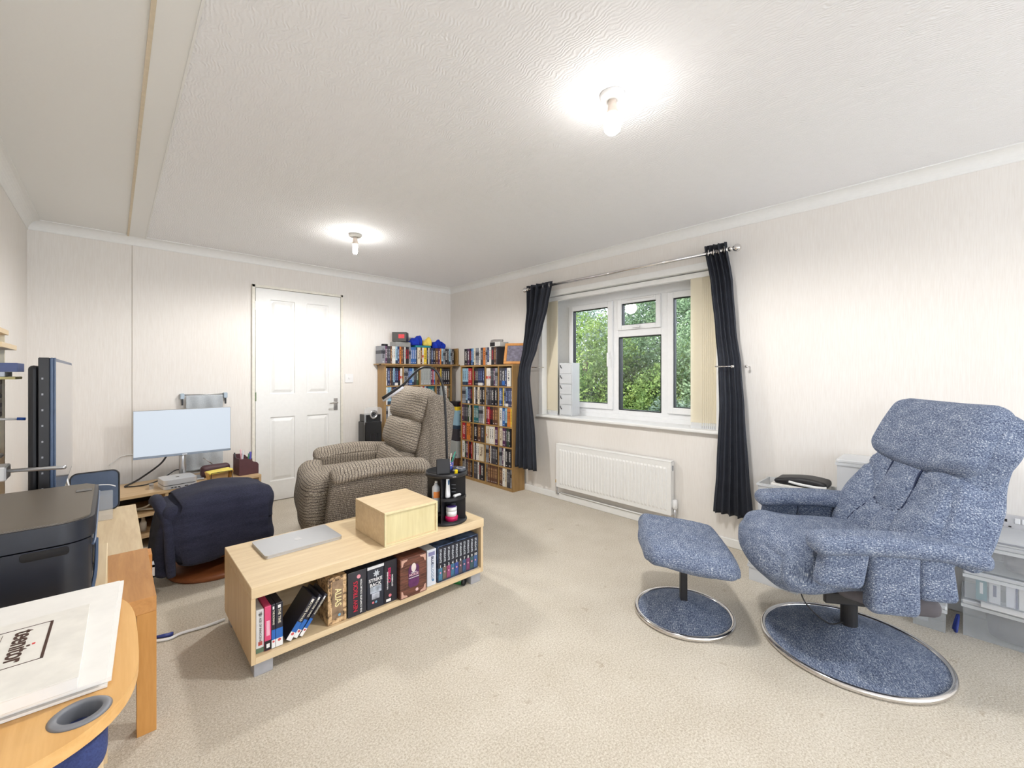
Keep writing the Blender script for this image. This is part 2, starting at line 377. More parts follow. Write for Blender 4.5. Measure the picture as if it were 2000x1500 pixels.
# skirting
bm = box(XR-.016, XR, YF, YB, 0, .06, .004); struct('baseboard_right', bm, 'gloss')
struct('baseboard_back', box(XL, .92, YB-.014, YB, 0, .06, .004), 'gloss'); struct('trim_8', box(1.75, XR, YB-.014, YB, 0, .06, .004), 'gloss')
struct('baseboard_left', box(XL, XL+.014, YF, YB, 0, .06, .004), 'gloss')

# door -------------------------------------------------------
DX0, DX1, DZ = .952, 1.722, 1.985
def door_leaf():
    pans = [(1.068, 1.285, 1.004, 1.888), (1.393, 1.602, 1.004, 1.888), (1.068, 1.285, .187, .788), (1.393, 1.602, .187, .788)]
    offs = (0, .007, .014, .036, .042)
    def xs(ax):
        s = {DX0, DX1} if ax == 0 else {.006, DZ}
        for p in pans:
            for o_ in offs: s.add(round(p[2*ax]+o_, 5)); s.add(round(p[2*ax+1]-o_, 5))
        return sorted(s)
    X, Z = xs(0), xs(1)
    def dep(x, z):
        for a, b, c, d in pans:
            k = min(x-a, b-x, z-c, d-z)
            if k >= -1e-6:
                for (k0, h0), (k1, h1) in zip(((0, 0), (.007, .011), (.014, .011), (.036, .002), (.042, .0)), ((.007, .011), (.014, .011), (.036, .002), (.042, .0), (9, .0))):
                    if k <= k1+1e-6: return h0+(h1-h0)*(k-k0)/(k1-k0) if k1 < 9 else 0
        return 0
    bm = bmesh.new(); g = [[bm.verts.new((x, 4.437+dep(x, z), z)) for z in Z] for x in X]
    for i in range(len(X)-1):
        for j in range(len(Z)-1): bm.faces.new((g[i][j], g[i+1][j], g[i+1][j+1], g[i][j+1]))
    box(DX0, DX1, 4.4495, 4.4545, .006, DZ, bm=bm)
    box(DX0, DX0+.001, 4.437, 4.45, .006, DZ, bm=bm); box(DX1-.001, DX1, 4.437, 4.45, .006, DZ, bm=bm)
    return bm
d = struct('door_1', door_leaf(), 'door')
bm = box(DX0-.03, DX0-.004, 4.432, YB, 0, DZ+.028, .002); box(DX1+.004, DX1+.026, 4.432, YB, 0, DZ+.028, .002, bm=bm); box(DX0-.03, DX1+.026, 4.432, YB, DZ+.004, DZ+.028, .002, bm=bm)
obj('door_frame', bm, plain(236, 232, 220, .45, name='cream_gloss_frame'), d)
h = obj('door_handle', box(1.651, 1.691, 4.427, 4.438, .822, .944, .002), 'chrome', d)
bm = tube([(1.671, 4.43, .9), (1.671, 4.385, .9), (1.655, 4.375, .9), (1.59, 4.372, .897)], .008, 10, smoothn=5); obj('lever', bm, 'chrome', h, smooth=True)
for z in (.985, 1.82): obj('hinge', box(DX0-.006, DX0+.003, 4.428, 4.44, z-.04, z+.04), plain(110, 130, 96, .5, name='aged_brass_hinge') if z < 1 else 'gloss', d)
# light switch
s = thing('light_switch', 'white plastic light switch plate on the wall right of the door', 'light switch', (1.817, YB, 1.146))
obj('plate', prism(rrect(.088, .088, .006), 0, .009, xf=Matrix.Rotation(R(90), 4, 'X')), 'white', s); obj('rocker', box(-.008, .010, -.014, -.008, -.008, .012, .002), 'white', s)

# window -----------------------------------------------------
FX = 3.30
k = FX/3.27
def yy(y): return y*k
def zz(z): return 1.2+(z-1.2)*k
def frame(y0, y1, z0, z1, t, x0, x1, bm):
    box(x0, x1, y0, y0+t, z0, z1, .003, bm=bm); box(x0, x1, y1-t, y1, z0, z1, .003, bm=bm); box(x0, x1, y0+t, y1-t, z0, z0+t, .003, bm=bm); box(x0, x1, y0+t, y1-t, z1-t, z1, .003, bm=bm)
bm = bmesh.new(); frame(WY0-.04, WY1+.0, WZ0+.012, WZ1, .05, FX+.012, FX+.07, bm)
box(FX+.0105, FX+.068, WY0, WY1, zz(.807), zz(.875), .003, bm=bm); box(FX+.0105, FX+.068, WY0-.001, WY1-.001, zz(1.85), WZ1-.001, .003, bm=bm)
box(FX+.004, FX+.07, WY0, WY1, WZ0+.012, zz(.835), .003, bm=bm)
m1, m2 = (yy(2.165), yy(2.104)), (yy(1.705), yy(1.639))
for a, b in (m1, m2): box(FX+.0085, FX+.067, b, a, zz(.84), zz(1.86), .004, bm=bm)
box(FX+.0075, FX+.066, m2[0], m1[1], zz(1.518), zz(1.582), .004, bm=bm); box(FX+.0095, FX+.065, yy(2.66), WY1-.002, zz(.84), zz(1.86), .003, bm=bm)
win = struct('window_1', bm, 'upvc')
def sash(name, y0, y1, z0, z1, t, handle):
    bm = bmesh.new(); frame(y0, y1, z0, z1, t, FX-.012, FX+.04, bm); s_ = obj(name, bm, 'upvc', win)
    bm = bmesh.new(); frame(y0+t-.001, y1-t+.001, z0+t-.001, z1-t+.001, .006, FX-.002, FX+.042, bm); obj('gasket', bm, 'black', s_)
    obj('pane', box(FX+.02, FX+.024, y0+t, y1-t, z0+t, z1-t), 'glass', s_)
    if handle == 'v':
        y = y1-t/2 if name == 'opening_sash_right' else y0+t/2
        bm = box(FX-.02, FX-.012, y-.011, y+.011, 1.33, 1.40, .003); box(FX-.045, FX-.02, y-.008, y+.008, 1.37, 1.386, bm=bm); box(FX-.052, FX-.04, y-.009, y+.009, 1.26, 1.386, .004, bm=bm); obj('handle', bm, 'white', s_)
    if handle == 'h':
        y = (y0+y1)/2; bm = box(FX-.02, FX-.012, y-.03, y+.03, z0+.012, z0+.034, .003); box(FX-.045, FX-.02, y-.01, y+.01, z0+.015, z0+.03, bm=bm); box(FX-.05, FX-.04, y-.035, y+.035, z0+.008, z0+.026, .004, bm=bm); obj('handle', bm, 'white', s_)
        obj('vent', box(FX-.02, FX-.012, y0+.06, y1-.1, z1-.02, z1-.002, .003), 'white', s_)
sash('opening_sash', m1[0]-.005, yy(2.66), zz(.875), zz(1.85), .05, 'v')
sash('opening_sash', m2[0]-.004, m1[1]+.004, zz(1.582)-.004, zz(1.85), .042, 'h')
sash('opening_sash', yy(1.24), m2[1]+.004, zz(.875), zz(1.85), .05, 'v')
obj('pane', box(FX+.03, FX+.034, m2[0], m1[1], zz(.87), zz(1.53)), 'glass', win)
bm = bmesh.new(); frame(m2[0]-.001, m1[1]+.001, zz(.875), zz(1.518)+.001, .006, FX+.006, FX+.072, bm); obj('gasket', bm, 'black', win)
# sill, reveal lining and architrave
bm = box(XR-.045, XR+.19, WY0-.05, WY1+.055, WZ0-.006, WZ0+.018, .007, seg=3); struct('trim_9', bm, 'gloss')
bm = bmesh.new(); box(XR-.012, XO-.05, WY1-.004, WY1+.045, WZ0+.018, WZ1+.045, .002, bm=bm); box(XR-.012, XO-.05, WY0-.045, WY0+.004, WZ0+.018, WZ1+.045, .002, bm=bm); box(XR-.012, XO-.05, WY0, WY1, WZ1-.004, WZ1+.045, .002, bm=bm)
struct('trim_10', bm, 'gloss')

# vertical blinds: headrail plus stacked slats
bl = thing('vertical_blind', 'cream vertical blind stacked at both ends of the window under a white headrail', 'blind', (3.165, 0, 0))
obj('headrail', box(-.02, .025, 1.22, 2.84, 1.905, 1.945, .004), 'gloss', bl)
for side in (0, 1):
    for i in range(9):
        y = 1.361-i*.0135 if side else 2.752+i*.0135; x = -.012+i*.0036; tw = (.004 if side else -.004)
        f_ = lambda p, y=y, x=x, tw=tw: (p.x+x+.003*math.cos(p.y*34)+p.y*tw*10, y+p.y, p.z)
        sl_ = obj('slat', mapped(box(-.0006, .0006, -.044, .044, .815, 1.905), f_), 'blind', bl)
        obj('hem_weight', mapped(box(-.0014, .0014, -.042, .042, .79, .835), f_), 'frost', bl); obj('hanger', mapped(box(-.002, .002, -.008, .008, 1.895, 1.912), f_), 'white', bl)

# curtain rod
rod = thing('curtain_rod', 'chrome curtain rod with ball ends above the window', 'curtain rod', (3.025, 0, 2.035))
obj('pole', tube([(0, 1.06, 0), (0, 3.0, 0)], .013, 16), 'chrome', rod, smooth=True)
for y in (1.035, 3.028):
    s_ = -1 if y < 2 else 1
    f_ = obj('finial', sphere(.026, (0, y, 0)), 'chrome', rod, smooth=True); obj('collar', tube([(0, y-s_*.05, 0), (0, y-s_*.025, 0)], .017, 14), 'chrome', f_, smooth=True)
for y in (1.13, 2.93): obj('bracket', tube([(0, y, 0), (.088, y, -.012)], .008, 10), 'chrome', rod, smooth=True)
def interp(ks, z):
    ks = sorted(ks)
    if z <= ks[0][0]: return ks[0][1:]
    for a, b in zip(ks, ks[1:]):
        if z <= b[0]:
            t_ = (z-a[0])/(b[0]-a[0]); t_ = t_*t_*(3-2*t_)*.5+t_*.5; return tuple(a[i]+(b[i]-a[i])*t_ for i in range(1, len(a)))
    return ks[-1][1:]
def curtain(label, keys, nf, flat, seed):
    NZ, NS = 60, 150; zs = [k_[0] for k_ in keys]; z0, z1 = min(zs), max(zs)
    bm = bmesh.new(); g = []
    for i in range(NZ+1):
        z = z0+(z1-z0)*i/NZ; ya, yb, x0, amp = interp(keys, z); row = []
        for j in range(NS+1):
            s_ = j/NS; ss = s_**flat if flat > 0 else 1-(1-s_)**(-flat)
            ph = 2*PI*nf*s_+.5*math.sin(z*3+seed)
            a = amp*(.35+.65*min(1, ss*1.6)) if flat > 0 else amp*(.35+.65*min(1, (1-s_)*1.6))
            x = x0+a*math.sin(ph)+.25*a*math.sin(ph*2.3+seed); y = ya+(yb-ya)*(s_*.35+ss*.65)+.3*a*math.cos(ph)
            row.append(bm.verts.new((min(x, 3.1), y, z+.004*math.sin(ph)*(1 if i == NZ else 0))))
        g.append(row)
    for i in range(NZ):
        for j in range(NS): bm.faces.new((g[i][j], g[i][j+1], g[i+1][j+1], g[i+1][j]))
    c = thing('curtain', label, 'curtain', (0, 0, 0)); o = obj('drape', bm, 'curtain', c, smooth=True); md = o.modifiers.new('thick', 'SOLIDIFY'); md.thickness = .002
    return c
cr = curtain('long black eyelet curtain hanging at the right end of the window', [(2.088, 1.25, 1.095, 3.025, .028), (1.80, 1.205, 1.055, 3.03, .022), (1.5, 1.178, 1.038, 3.035, .018), (1.245, 1.158, 1.008, 3.035, .012), (.96, 1.15, .985, 3.03, .016), (.53, 1.168, .955, 3.025, .024), (.245, 1.188, .93, 3.02, .03)], 5, 1.5, 1)
cl = curtain('short black eyelet curtain overlapping the tall disc bookcase', [(2.072, 2.99, 2.665, 3.025, .03), (1.83, 2.99, 2.72, 3.02, .026), (1.64, 3.0, 2.765, 3.0, .024), (1.45, 3.02, 2.82, 2.985, .018), (1.25, 3.065, 2.9, 2.975, .012), (1.14, 3.075, 2.9, 2.965, .012), (.56, 3.075, 2.82, 2.955, .022), (.262, 3.08, 2.80, 2.95, .026)], 4.5, -1.3, 4)
def ring(y, parent): obj('eyelet', mapped(lathe([(.021, -.003), (.027, -.003), (.027, .003), (.021, .003), (.021, -.003)], 20), lambda p, y=y: (3.025+p.z*.8+p.x*.35, y+p.z, 2.035+p.y) if False else (3.025+p.x*.9, y+p.z+p.x*.5, 2.035+p.y)), 'chrome', parent, smooth=True)
for y in (2.70, 2.78, 2.86, 2.94): ring(y, cl)
for y in (1.225, 1.19, 1.155, 1.12): ring(y, cr)
for nm, y0, y1, z, xx, lab in (('r', 1.155, 1.045, 1.245, 3.0, 'chrome bar holdback around the long right curtain'), ('l', 2.955, 2.845, 1.25, 2.95, 'chrome bar holdback behind the left curtain by the bookcase')):
    hb = thing('curtain_holdback', lab, 'curtain holdback', (3.1, (y0+y1)/2, z)); dy = (y0+y1)/2
    if nm == 'r':
        obj('bar', tube([(-.125, y0-dy, 0), (-.13, y1-dy, 0)], .004, 10), 'chrome', hb, smooth=True); obj('knob', sphere(.011, (-.13, y1-dy, 0)), 'chrome', hb, smooth=True)
        obj('wall_arm', tube([(-.125, y0-dy, 0), (-.07, y0-dy+.02, 0), (.012, y0-dy+.02, 0)], .004, 8), 'chrome', hb, smooth=True); obj('end_knob', sphere(.01, (-.05, -.115, 0)), 'chrome', hb, smooth=True)
        obj('rear_bar', tube([(-.05, -.115, 0), (.012, -.115, 0)], .0035, 8), 'chrome', hb, smooth=True)
    else:
        obj('bar', tube([(-.055, y0-dy, .01), (-.06, y1-dy+.01, .008)], .004, 10), 'chrome', hb, smooth=True); obj('wall_arm', tube([(-.06, y1-dy+.01, .008), (.012, y1-dy+.01, .008)], .004, 8), 'chrome', hb, smooth=True)

# radiator ---------------------------------------------------
rd = thing('radiator', 'white panel radiator on the wall below the window', 'radiator', (3.05, 1.51, .13))
RW, RH = 1.125, .41; N = 33; bm = bmesh.new(); prof = []
pit = (RW-.06)/N
for i in range(N):
    y = .03+i*pit; prof += [(y, 0), (y+pit*.22, -.006), (y+pit*.62, -.006), (y+pit*.84, 0)]
prof = [(0, 0)]+prof+[(RW, 0)]
def strip(z0, z1, f0, f1):
    a = [bm.verts.new((p[1]*f0, p[0], z0)) for p in prof]; b = [bm.verts.new((p[1]*f1, p[0], z1)) for p in prof]
    for i in range(len(prof)-1): bm.faces.new((a[i], a[i+1], b[i+1], b[i]))
strip(0, .03, 0, 0); strip(.03, .045, 0, 1); strip(.045, RH-.065, 1, 1); strip(RH-.065, RH-.05, 1, 0); strip(RH-.05, RH-.004, 0, 0)
box(.001, .012, 0, RW, 0, RH-.004, bm=bm); obj('front_panel', bm, 'gloss', rd)
obj('top_grille', box(-.003, .05, -.004, RW+.004, RH-.012, RH, .004), 'gloss', rd)
for y in (-.004, RW-.002): obj('side_cover', box(-.002, .05, y, y+.006, .004, RH-.004, .002), 'gloss', rd)
obj('air_vent', box(.016, .03, -.01, -.003, RH-.075, RH-.035, .003), 'greyp', rd)
v_ = obj('thermostatic_valve', tube([(.03, -.02, .055), (.03, -.02, -.07)], .011, 12), 'steel', rd, smooth=True); obj('dial', lathe([(0, .12), (.018, .118), (.02, .06), (.014, .05), (0, .05)], 16, c=(.03, -.02)), 'white', v_, smooth=True); obj('pipe', tube([(.03, -.02, .03), (.03, -.02, -.128)], .0075, 10), plain(116, 96, 76, .4, .6, name='copper_pipe'), v_)
v_ = obj('lockshield_valve', tube([(.03, RW+.022, .03), (.03, RW+.022, -.07), (.045, RW+.018, -.08)], .009, 12), 'steel', rd, smooth=True); obj('brass_cap', box(.02, .042, RW+.012, RW+.034, .03, .06, .004), plain(214, 170, 70, .4, name='yellow_cap'), v_)
obj('wall_bracket', box(.05, .064, .2, .24, .08, .32), 'gloss', rd)
bm = tube([(3.094, 1.36, .068), (3.094, 2.62, .068)], .0065, 8); tag(obj('heating_pipe', bm, 'gloss', smooth=True), 'white painted heating pipe running along skirting below radiator', 'pipe')

# ceiling lamps ----------------------------------------------
LW = (58, 50)
def lamp(x, y, kind, label, rose, dark):
    t_ = thing('ceiling_lamp', label, 'ceiling lamp', (x, y, ZC))
    obj('ceiling_rose', lathe([(.047, 0), (.047, -.012), (.04, -.02), (.022, -.024), (0, -.024)], 32), rose, t_, smooth=True)
    obj('lamp_holder', lathe([(0, -.02), (.016, -.02), (.016, -.035), (.019, -.06), (.024, -.07), (.024, -.075), (.018, -.078), (0, -.078)], 24), plain(226, 212, 200, .4, name='lamp_holder_plastic'), t_, smooth=True)
    if kind == 0:
        obj('bulb', lathe([(0, -.07), (.014, -.078), (.018, -.088), (.03, -.104), (.0325, -.12), (.03, -.136), (.018, -.148), (0, -.151)], 28), 'bulb', t_, smooth=True)
    else:
        obj('bulb', lathe([(0, -.07), (.014, -.08), (.017, -.09), (.017, -.138), (.012, -.148), (0, -.15)], 20), 'bulb2', t_, smooth=True)
    # LED bulbs throw most of their light down and sideways
    l = bpy.data.lights.new('bulb_light', 'SPOT'); l.energy = LW[kind]; l.spot_size = R(176); l.spot_blend = .35; l.shadow_soft_size = .08; l.color = (1, .98, .955)
    lo_ = bpy.data.objects.new('bulb_light', l); C.objects.link(lo_); lo_.parent = t_; lo_.location = (0, 0, -.155)
lamp(1.392, .922, 0, 'lit round bulb in a bare holder, nearest the camera', 'white', 0)
lamp(1.355, 3.2, 1, 'lit slim stick bulb in a bare holder, nearer the door', plain(205, 203, 196, .5, name='grey_rose'), 1)

# sockets
sk = thing('wall_socket', 'white double power socket low on the wall behind the blue recliner', 'power socket', (XR, -.18, .485))
obj('plate', box(-.009, 0, -.075, .075, -.043, .043, .003), plain(205, 203, 204, .4, name='socket_plate'), sk)
for y in (.045, -.045):
    bm = box(-.0105, -.008, y-.004, y+.004, .008, .02); box(-.0105, -.008, y+.008, y+.017, -.016, -.01, bm=bm); box(-.0105, -.008, y-.017, y-.008, -.016, -.01, bm=bm); obj('pin_holes', bm, 'black', sk)
for y in (.01, -.012): obj('rocker_switch', box(-.013, -.008, y-.009, y+.009, .004, .03, .002), 'white', sk)

# ================================================================ MEDIA BENCH
BX0, BX1, BY0, BY1, BT = .393, 1.566, 1.905, 2.445, .36
b = thing('media_bench', 'low birch media bench with an open shelf full of disc sets and silver feet', 'bench', (BX0, BY0, 0))
L_, D_ = BX1-BX0, BY1-BY0
obj('top', box(0, L_, 0, D_, BT-.046, BT, .002), 'birch', b)
obj('side_panel', box(0, .016, 0.002, D_, .054, BT-.046, .001), 'birchZ', b); obj('side_panel', box(L_-.02, L_-.004, .002, D_, .054, BT-.046, .001), 'birchZ', b)
obj('bottom_shelf', box(.016, L_-.02, .002, D_, .054, .08, .001), 'birch', b); obj('back_panel', box(.016, L_-.02, D_-.2, D_-.19, .08, BT-.046), 'birch', b)
for x0, y0 in ((.012, .012), (L_-.085, .012), (.012, D_-.08), (L_-.085, D_-.08)): obj('foot', box(x0, x0+.068, y0, y0+.06, 0, .054, .002), 'silverfoot', b)

# ---------------------------------------------------------------- disc cases
def spine_mat(name, base, txt, band=None, b0=.1, b1=.3, tz=(.30, .84), seed=0, fine=110):
    t = NT('spine_'+name); v = t.coord('Generated'); sp = t.add('ShaderNodeSeparateXYZ'); t.l(v, sp.inputs[0]); X, Z = sp.outputs[0], sp.outputs[2]
    col = base
    def rng(o, a, c): return t.math('MULTIPLY', t.math('GREATER_THAN', o, a), t.math('LESS_THAN', o, c))
    if band: col = t.mix(rng(Z, b0, b1), col, band)
    m_ = t.add('ShaderNodeMapping'); m_.inputs['Scale'].default_value = (2.2, 0, fine*.45); m_.inputs['Location'].default_value = (seed*3.1, 0, seed*7.7); t.l(v, m_.inputs[0])
    n = t.noise(m_.outputs[0], 1.0, 1, .5); msk = t.math('MULTIPLY', t.math('GREATER_THAN', n, .5), t.math('MULTIPLY', rng(X, .27, .75), rng(Z, *tz)))
    col = t.mix(msk, col, txt)
    dx = t.math('SUBTRACT', X, .5); dz = t.math('MULTIPLY', t.math('SUBTRACT', Z, .09), 9)
    rr = t.math('ADD', t.math('MULTIPLY', dx, dx), t.math('MULTIPLY', dz, dz)); 
    if seed % 3 != 1: col = t.mix(t.math('LESS_THAN', rr, .05), col, srgb(206, 196, 198))
    t.set(col, .35); M['s_'+name] = t.m
W_ = srgb(228, 226, 222); K_ = srgb(34, 33, 38)
ST = [('black', 'black case with white title', (34, 33, 40), W_, None, .1, .3), ('blackred', 'black case with red title', (32, 30, 36), srgb(200, 44, 56), None, .1, .3),
      ('navy', 'navy case with pale title', (44, 54, 92), srgb(190, 205, 230), None, .1, .3), ('navywhite', 'navy case with white foot', (40, 46, 76), srgb(120, 140, 190), W_, 0, .16),
      ('charcoal', 'charcoal case with grey title', (62, 60, 66), srgb(160, 160, 164), None, 0, 0), ('greyband', 'grey case with dark band', (140, 142, 148), K_, srgb(60, 62, 70), .55, .75),
      ('white', 'white case with black title', (226, 223, 216), K_, None, 0, 0), ('cream', 'cream case with brown title', (220, 208, 184), srgb(96, 66, 50), None, 0, 0),
      ('red', 'red case with white title', (176, 38, 48), W_, None, 0, 0), ('blue', 'blue case with white title', (56, 104, 168), W_, None, 0, 0),
      ('paleblue', 'pale blue case with dark foot', (150, 186, 206), K_, srgb(48, 66, 86), 0, .2), ('teal', 'teal case with pale title', (40, 104, 108), W_, None, 0, 0),
      ('brown', 'brown case with tan title', (98, 66, 50), srgb(206, 164, 112), None, 0, 0), ('orange', 'orange case with dark title', (210, 124, 54), K_, None, 0, 0),
      ('purple', 'plum case with pale title', (88, 48, 84), W_, None, 0, 0), ('yellow', 'yellow case with black title', (232, 200, 58), K_, None, 0, 0),
      ('green', 'green case with pale title', (58, 84, 58), W_, None, 0, 0), ('silver', 'silver case with plain spine', (168, 172, 170), srgb(140, 146, 144), None, 0, 0),
      ('redband', 'white case with red band', (228, 222, 214), srgb(180, 180, 180), srgb(206, 48, 40), .4, .54), ('blueband', 'dark case with blue foot', (48, 48, 56), W_, srgb(44, 100, 176), .06, .3)]
SD = {}
for i, s_ in enumerate(ST): spine_mat(s_[0], srgb(*s_[2]), s_[3], s_[4], s_[5], s_[6], seed=i); SD[s_[0]] = s_[1]
_cm = {}
def case_mesh(st, w_, h_=.19, d_=.135):
    k_ = (st, round(w_, 3), round(h_, 3), round(d_, 3))
    if k_ not in _cm:
        bm = box(0, k_[1], 0, k_[3], 0, k_[2], .0012); me = bpy.data.meshes.new('disc_case'); bm.to_mesh(me); bm.free(); me.materials.append(M['s_'+st]); _cm[k_] = me
    return _cm[k_]
ORD = ['first', 'second', 'third', 'fourth', 'fifth', 'sixth', 'seventh', 'eighth', 'ninth', 'tenth', 'eleventh', 'twelfth', 'thirteenth', 'fourteenth', 'fifteenth', 'sixteenth', 'seventeenth', 'eighteenth', 'nineteenth', 'twentieth'] + ['twenty-'+x for x in ('first', 'second', 'third', 'fourth', 'fifth', 'sixth', 'seventh', 'eighth', 'ninth')] + ['thirtieth', 'thirty-first', 'thirty-second', 'thirty-third', 'thirty-fourth', 'thirty-fifth', 'thirty-sixth', 'thirty-seventh', 'thirty-eighth', 'thirty-ninth', 'fortieth', 'forty-first', 'forty-second', 'forty-third']
def case(st, w_, loc, rotz, label, group, h_=.19, d_=.135, tilt=0):
    o = bpy.data.objects.new('disc_case', case_mesh(st, w_, h_, d_)); C.objects.link(o); o.location = loc
    o.rotation_euler = (0, tilt, rotz) if not rotz else Euler((0, 0, rotz)).to_matrix().to_4x4().to_euler()
    if rotz and tilt: o.rotation_euler = (Matrix.Rotation(rotz, 4, 'Z') @ Matrix.Rotation(tilt, 4, 'Y')).to_euler()
    tag(o, label, 'disc case', group); return o
# each cell: list of (style, width in mm, count)
def fill(cell, x0, x1):
    out = []; x = x0
    for st, w_, n_ in cell:
        for _ in range(n_):
            if x+w_/1000 > x1+.0005: return out
            out.append((st, w_/1000, x)); x += w_/1000+.0006
    return out
def bookcase(label, loc, rotz, W, H, rows, cols, D, cells, where, grp):
    bc = thing('disc_bookcase', label, 'bookcase', loc, rotz); th = .018
    obj('side_panel', box(0, th, 0, D, 0, H-th), 'oakcase', bc); obj('side_panel', box(W-th, W, 0, D, 0, H-th), 'oakcase', bc)
    obj('top', box(-.004, W+.004, -.004, D, H-th, H), 'oakcaseY', bc); obj('back_panel', box(th, W-th, D-.006, D, .02, H-th), plain(96, 74, 46, .7, name='dark_back_board'), bc)
    cw = (W-2*th-(cols-1)*.014)/cols; rh = (H-th-.03)/rows
    for c in range(1, cols): obj('divider', box(th+c*cw+(c-1)*.014, th+c*cw+c*.014, .002, D-.006, .03, H-th), 'oakcase', bc)
    for r_ in range(rows):
        z = .03+r_*rh
        obj('shelf', box(th, W-th, .001, D-.006, z-.014 if r_ else 0, z), 'oakcaseY', bc)
    Mz = Matrix.Translation(loc) @ Matrix.Rotation(rotz, 4, 'Z')
    for (r_, c), cell in cells.items():     # row 0 is the top row
        x0 = th+c*(cw+.014)+.002; z = .03+(rows-1-r_)*rh; got = fill(cell, x0, x0+cw-.004)
        for i, (st, w_, x) in enumerate(got):
            dd = random.Random(r_*100+c*10+i).uniform(.004, .012)
            case(st, w_, Mz @ Vector((x, dd, z+.0005)), rotz, f'{SD[st]}, {ORD[i]} from left, {ORD[r_]} row, {ORD[c]} column, {where}', grp)
    return bc
rc = {
 (0, 0): [('paleblue', 40, 2), ('paleblue', 34, 1), ('red', 28, 1), ('red', 30, 1)], (0, 1): [('blackred', 28, 1), ('black', 24, 2), ('navywhite', 36, 2), ('navy', 26, 1)], (0, 2): [('redband', 74, 1), ('charcoal', 24, 2), ('purple', 20, 1), ('greyband', 20, 2)], (0, 3): [('charcoal', 44, 1), ('blueband', 44, 1), ('navy', 26, 1), ('white', 56, 1)],
 (1, 0): [('greyband', 34, 2), ('paleblue', 26, 1), ('navywhite', 30, 1), ('navy', 22, 1), ('blackred', 28, 1)], (1, 1): [('white', 22, 1), ('charcoal', 22, 1), ('black', 26, 1), ('cream', 34, 1), ('black', 40, 2)], (1, 2): [('greyband', 22, 1), ('charcoal', 30, 2), ('black', 52, 1), ('black', 40, 1)], (1, 3): [('blue', 30, 1), ('navy', 24, 1), ('yellow', 14, 1), ('greyband', 24, 1), ('navywhite', 40, 1), ('navy', 30, 2)],
 (2, 0): [('purple', 26, 1), ('charcoal', 26, 3), ('green', 24, 1), ('white', 24, 1), ('black', 18, 1)], (2, 1): [('teal', 20, 4), ('greyband', 20, 4), ('white', 14, 1)], (2, 2): [('purple', 26, 1), ('red', 34, 1), ('blackred', 26, 2), ('brown', 24, 3)], (2, 3): [('white', 44, 1), ('blue', 44, 1), ('paleblue', 30, 1), ('orange', 26, 2), ('yellow', 20, 1)],
 (3, 0): [('red', 56, 1), ('charcoal', 18, 1), ('orange', 44, 1), ('orange', 34, 1), ('brown', 24, 1)], (3, 1): [('black', 60, 1), ('brown', 60, 1), ('charcoal', 60, 1)], (3, 2): [('redband', 14, 1), ('cream', 38, 1), ('white', 34, 2), ('cream', 22, 1), ('purple', 22, 2)], (3, 3): [('cream', 46, 1), ('purple', 24, 2), ('charcoal', 26, 1), ('green', 26, 1), ('black', 24, 1)],
 (4, 0): [('white', 46, 1), ('green', 20, 1), ('purple', 20, 2), ('orange', 14, 1), ('blackred', 20, 2), ('red', 16, 1)], (4, 1): [('white', 16, 1), ('charcoal', 24, 1), ('white', 24, 2), ('cream', 80, 1)], (4, 2): [('greyband', 22, 2), ('brown', 24, 1), ('white', 12, 1), ('charcoal', 26, 3), ('black', 22, 1)], (4, 3): [('greyband', 22, 2), ('purple', 20, 1), ('white', 26, 1), ('black', 40, 1), ('black', 44, 1)],
 (5, 0): [('black', 22, 2), ('white', 14, 1), ('charcoal', 24, 2), ('brown', 22, 2), ('black', 22, 1)], (5, 1): [('charcoal', 24, 3), ('white', 22, 1), ('blackred', 26, 1), ('black', 56, 1)], (5, 2): [('greyband', 26, 1), ('brown', 21, 8)], (5, 3): [('brown', 26, 2), ('white', 36, 1), ('cream', 26, 1), ('charcoal', 24, 2), ('greyband', 22, 1)]}
bookcase('tall dark oak disc bookcase of 24 full cubes against the window wall beside the curtain', (2.933, 3.99, 0), R(-90), .88, 1.29, 6, 4, .165, rc, 'bookcase beside curtain', 'disc cases in the bookcase beside the curtain')
bc_ = {
 (0, 0): [('white', 16, 1), ('navy', 30, 1), ('brown', 20, 1), ('charcoal', 18, 1), ('paleblue', 18, 1), ('navywhite', 20, 2), ('blackred', 24, 1), ('redband', 24, 1)], (0, 1): [('greyband', 52, 1), ('navy', 16, 1), ('blue', 18, 2), ('paleblue', 18, 1), ('charcoal', 18, 2), ('green', 24, 1)], (0, 2): [('silver', 34, 4), ('purple', 22, 1), ('red', 16, 1), ('blue', 18, 1)], (0, 3): [('brown', 26, 2), ('yellow', 14, 1), ('charcoal', 26, 1), ('black', 30, 3)],
 (1, 0): [('white', 18, 1), ('paleblue', 22, 2), ('brown', 22, 1), ('navy', 22, 2), ('white', 18, 1), ('purple', 22, 2)], (1, 1): [('orange', 26, 1), ('purple', 20, 2), ('yellow', 20, 1), ('redband', 22, 2), ('greyband', 22, 2), ('teal', 20, 1)], (1, 2): [('redband', 26, 1), ('red', 22, 1), ('paleblue', 24, 1), ('navy', 24, 1), ('teal', 44, 2)], (1, 3): [('charcoal', 26, 2), ('silver', 60, 1), ('white', 34, 1), ('brown', 24, 1), ('green', 14, 1)],
 (2, 0): [('greyband', 24, 1), ('white', 60, 1), ('paleblue', 26, 1), ('navy', 22, 2), ('charcoal', 24, 1)], (3, 3): [('white', 40, 1), ('charcoal', 26, 3), ('brown', 26, 1), ('black', 22, 1)], (4, 3): [('charcoal', 26, 2), ('greyband', 24, 2), ('white', 24, 1), ('black', 30, 1)]}
bookcase('dark oak disc bookcase standing in the corner behind the taupe recliner', (2.13, 4.272, 0), 0, .88, 1.29, 6, 4, .165, bc_, 'corner bookcase', 'disc cases in the corner bookcase')
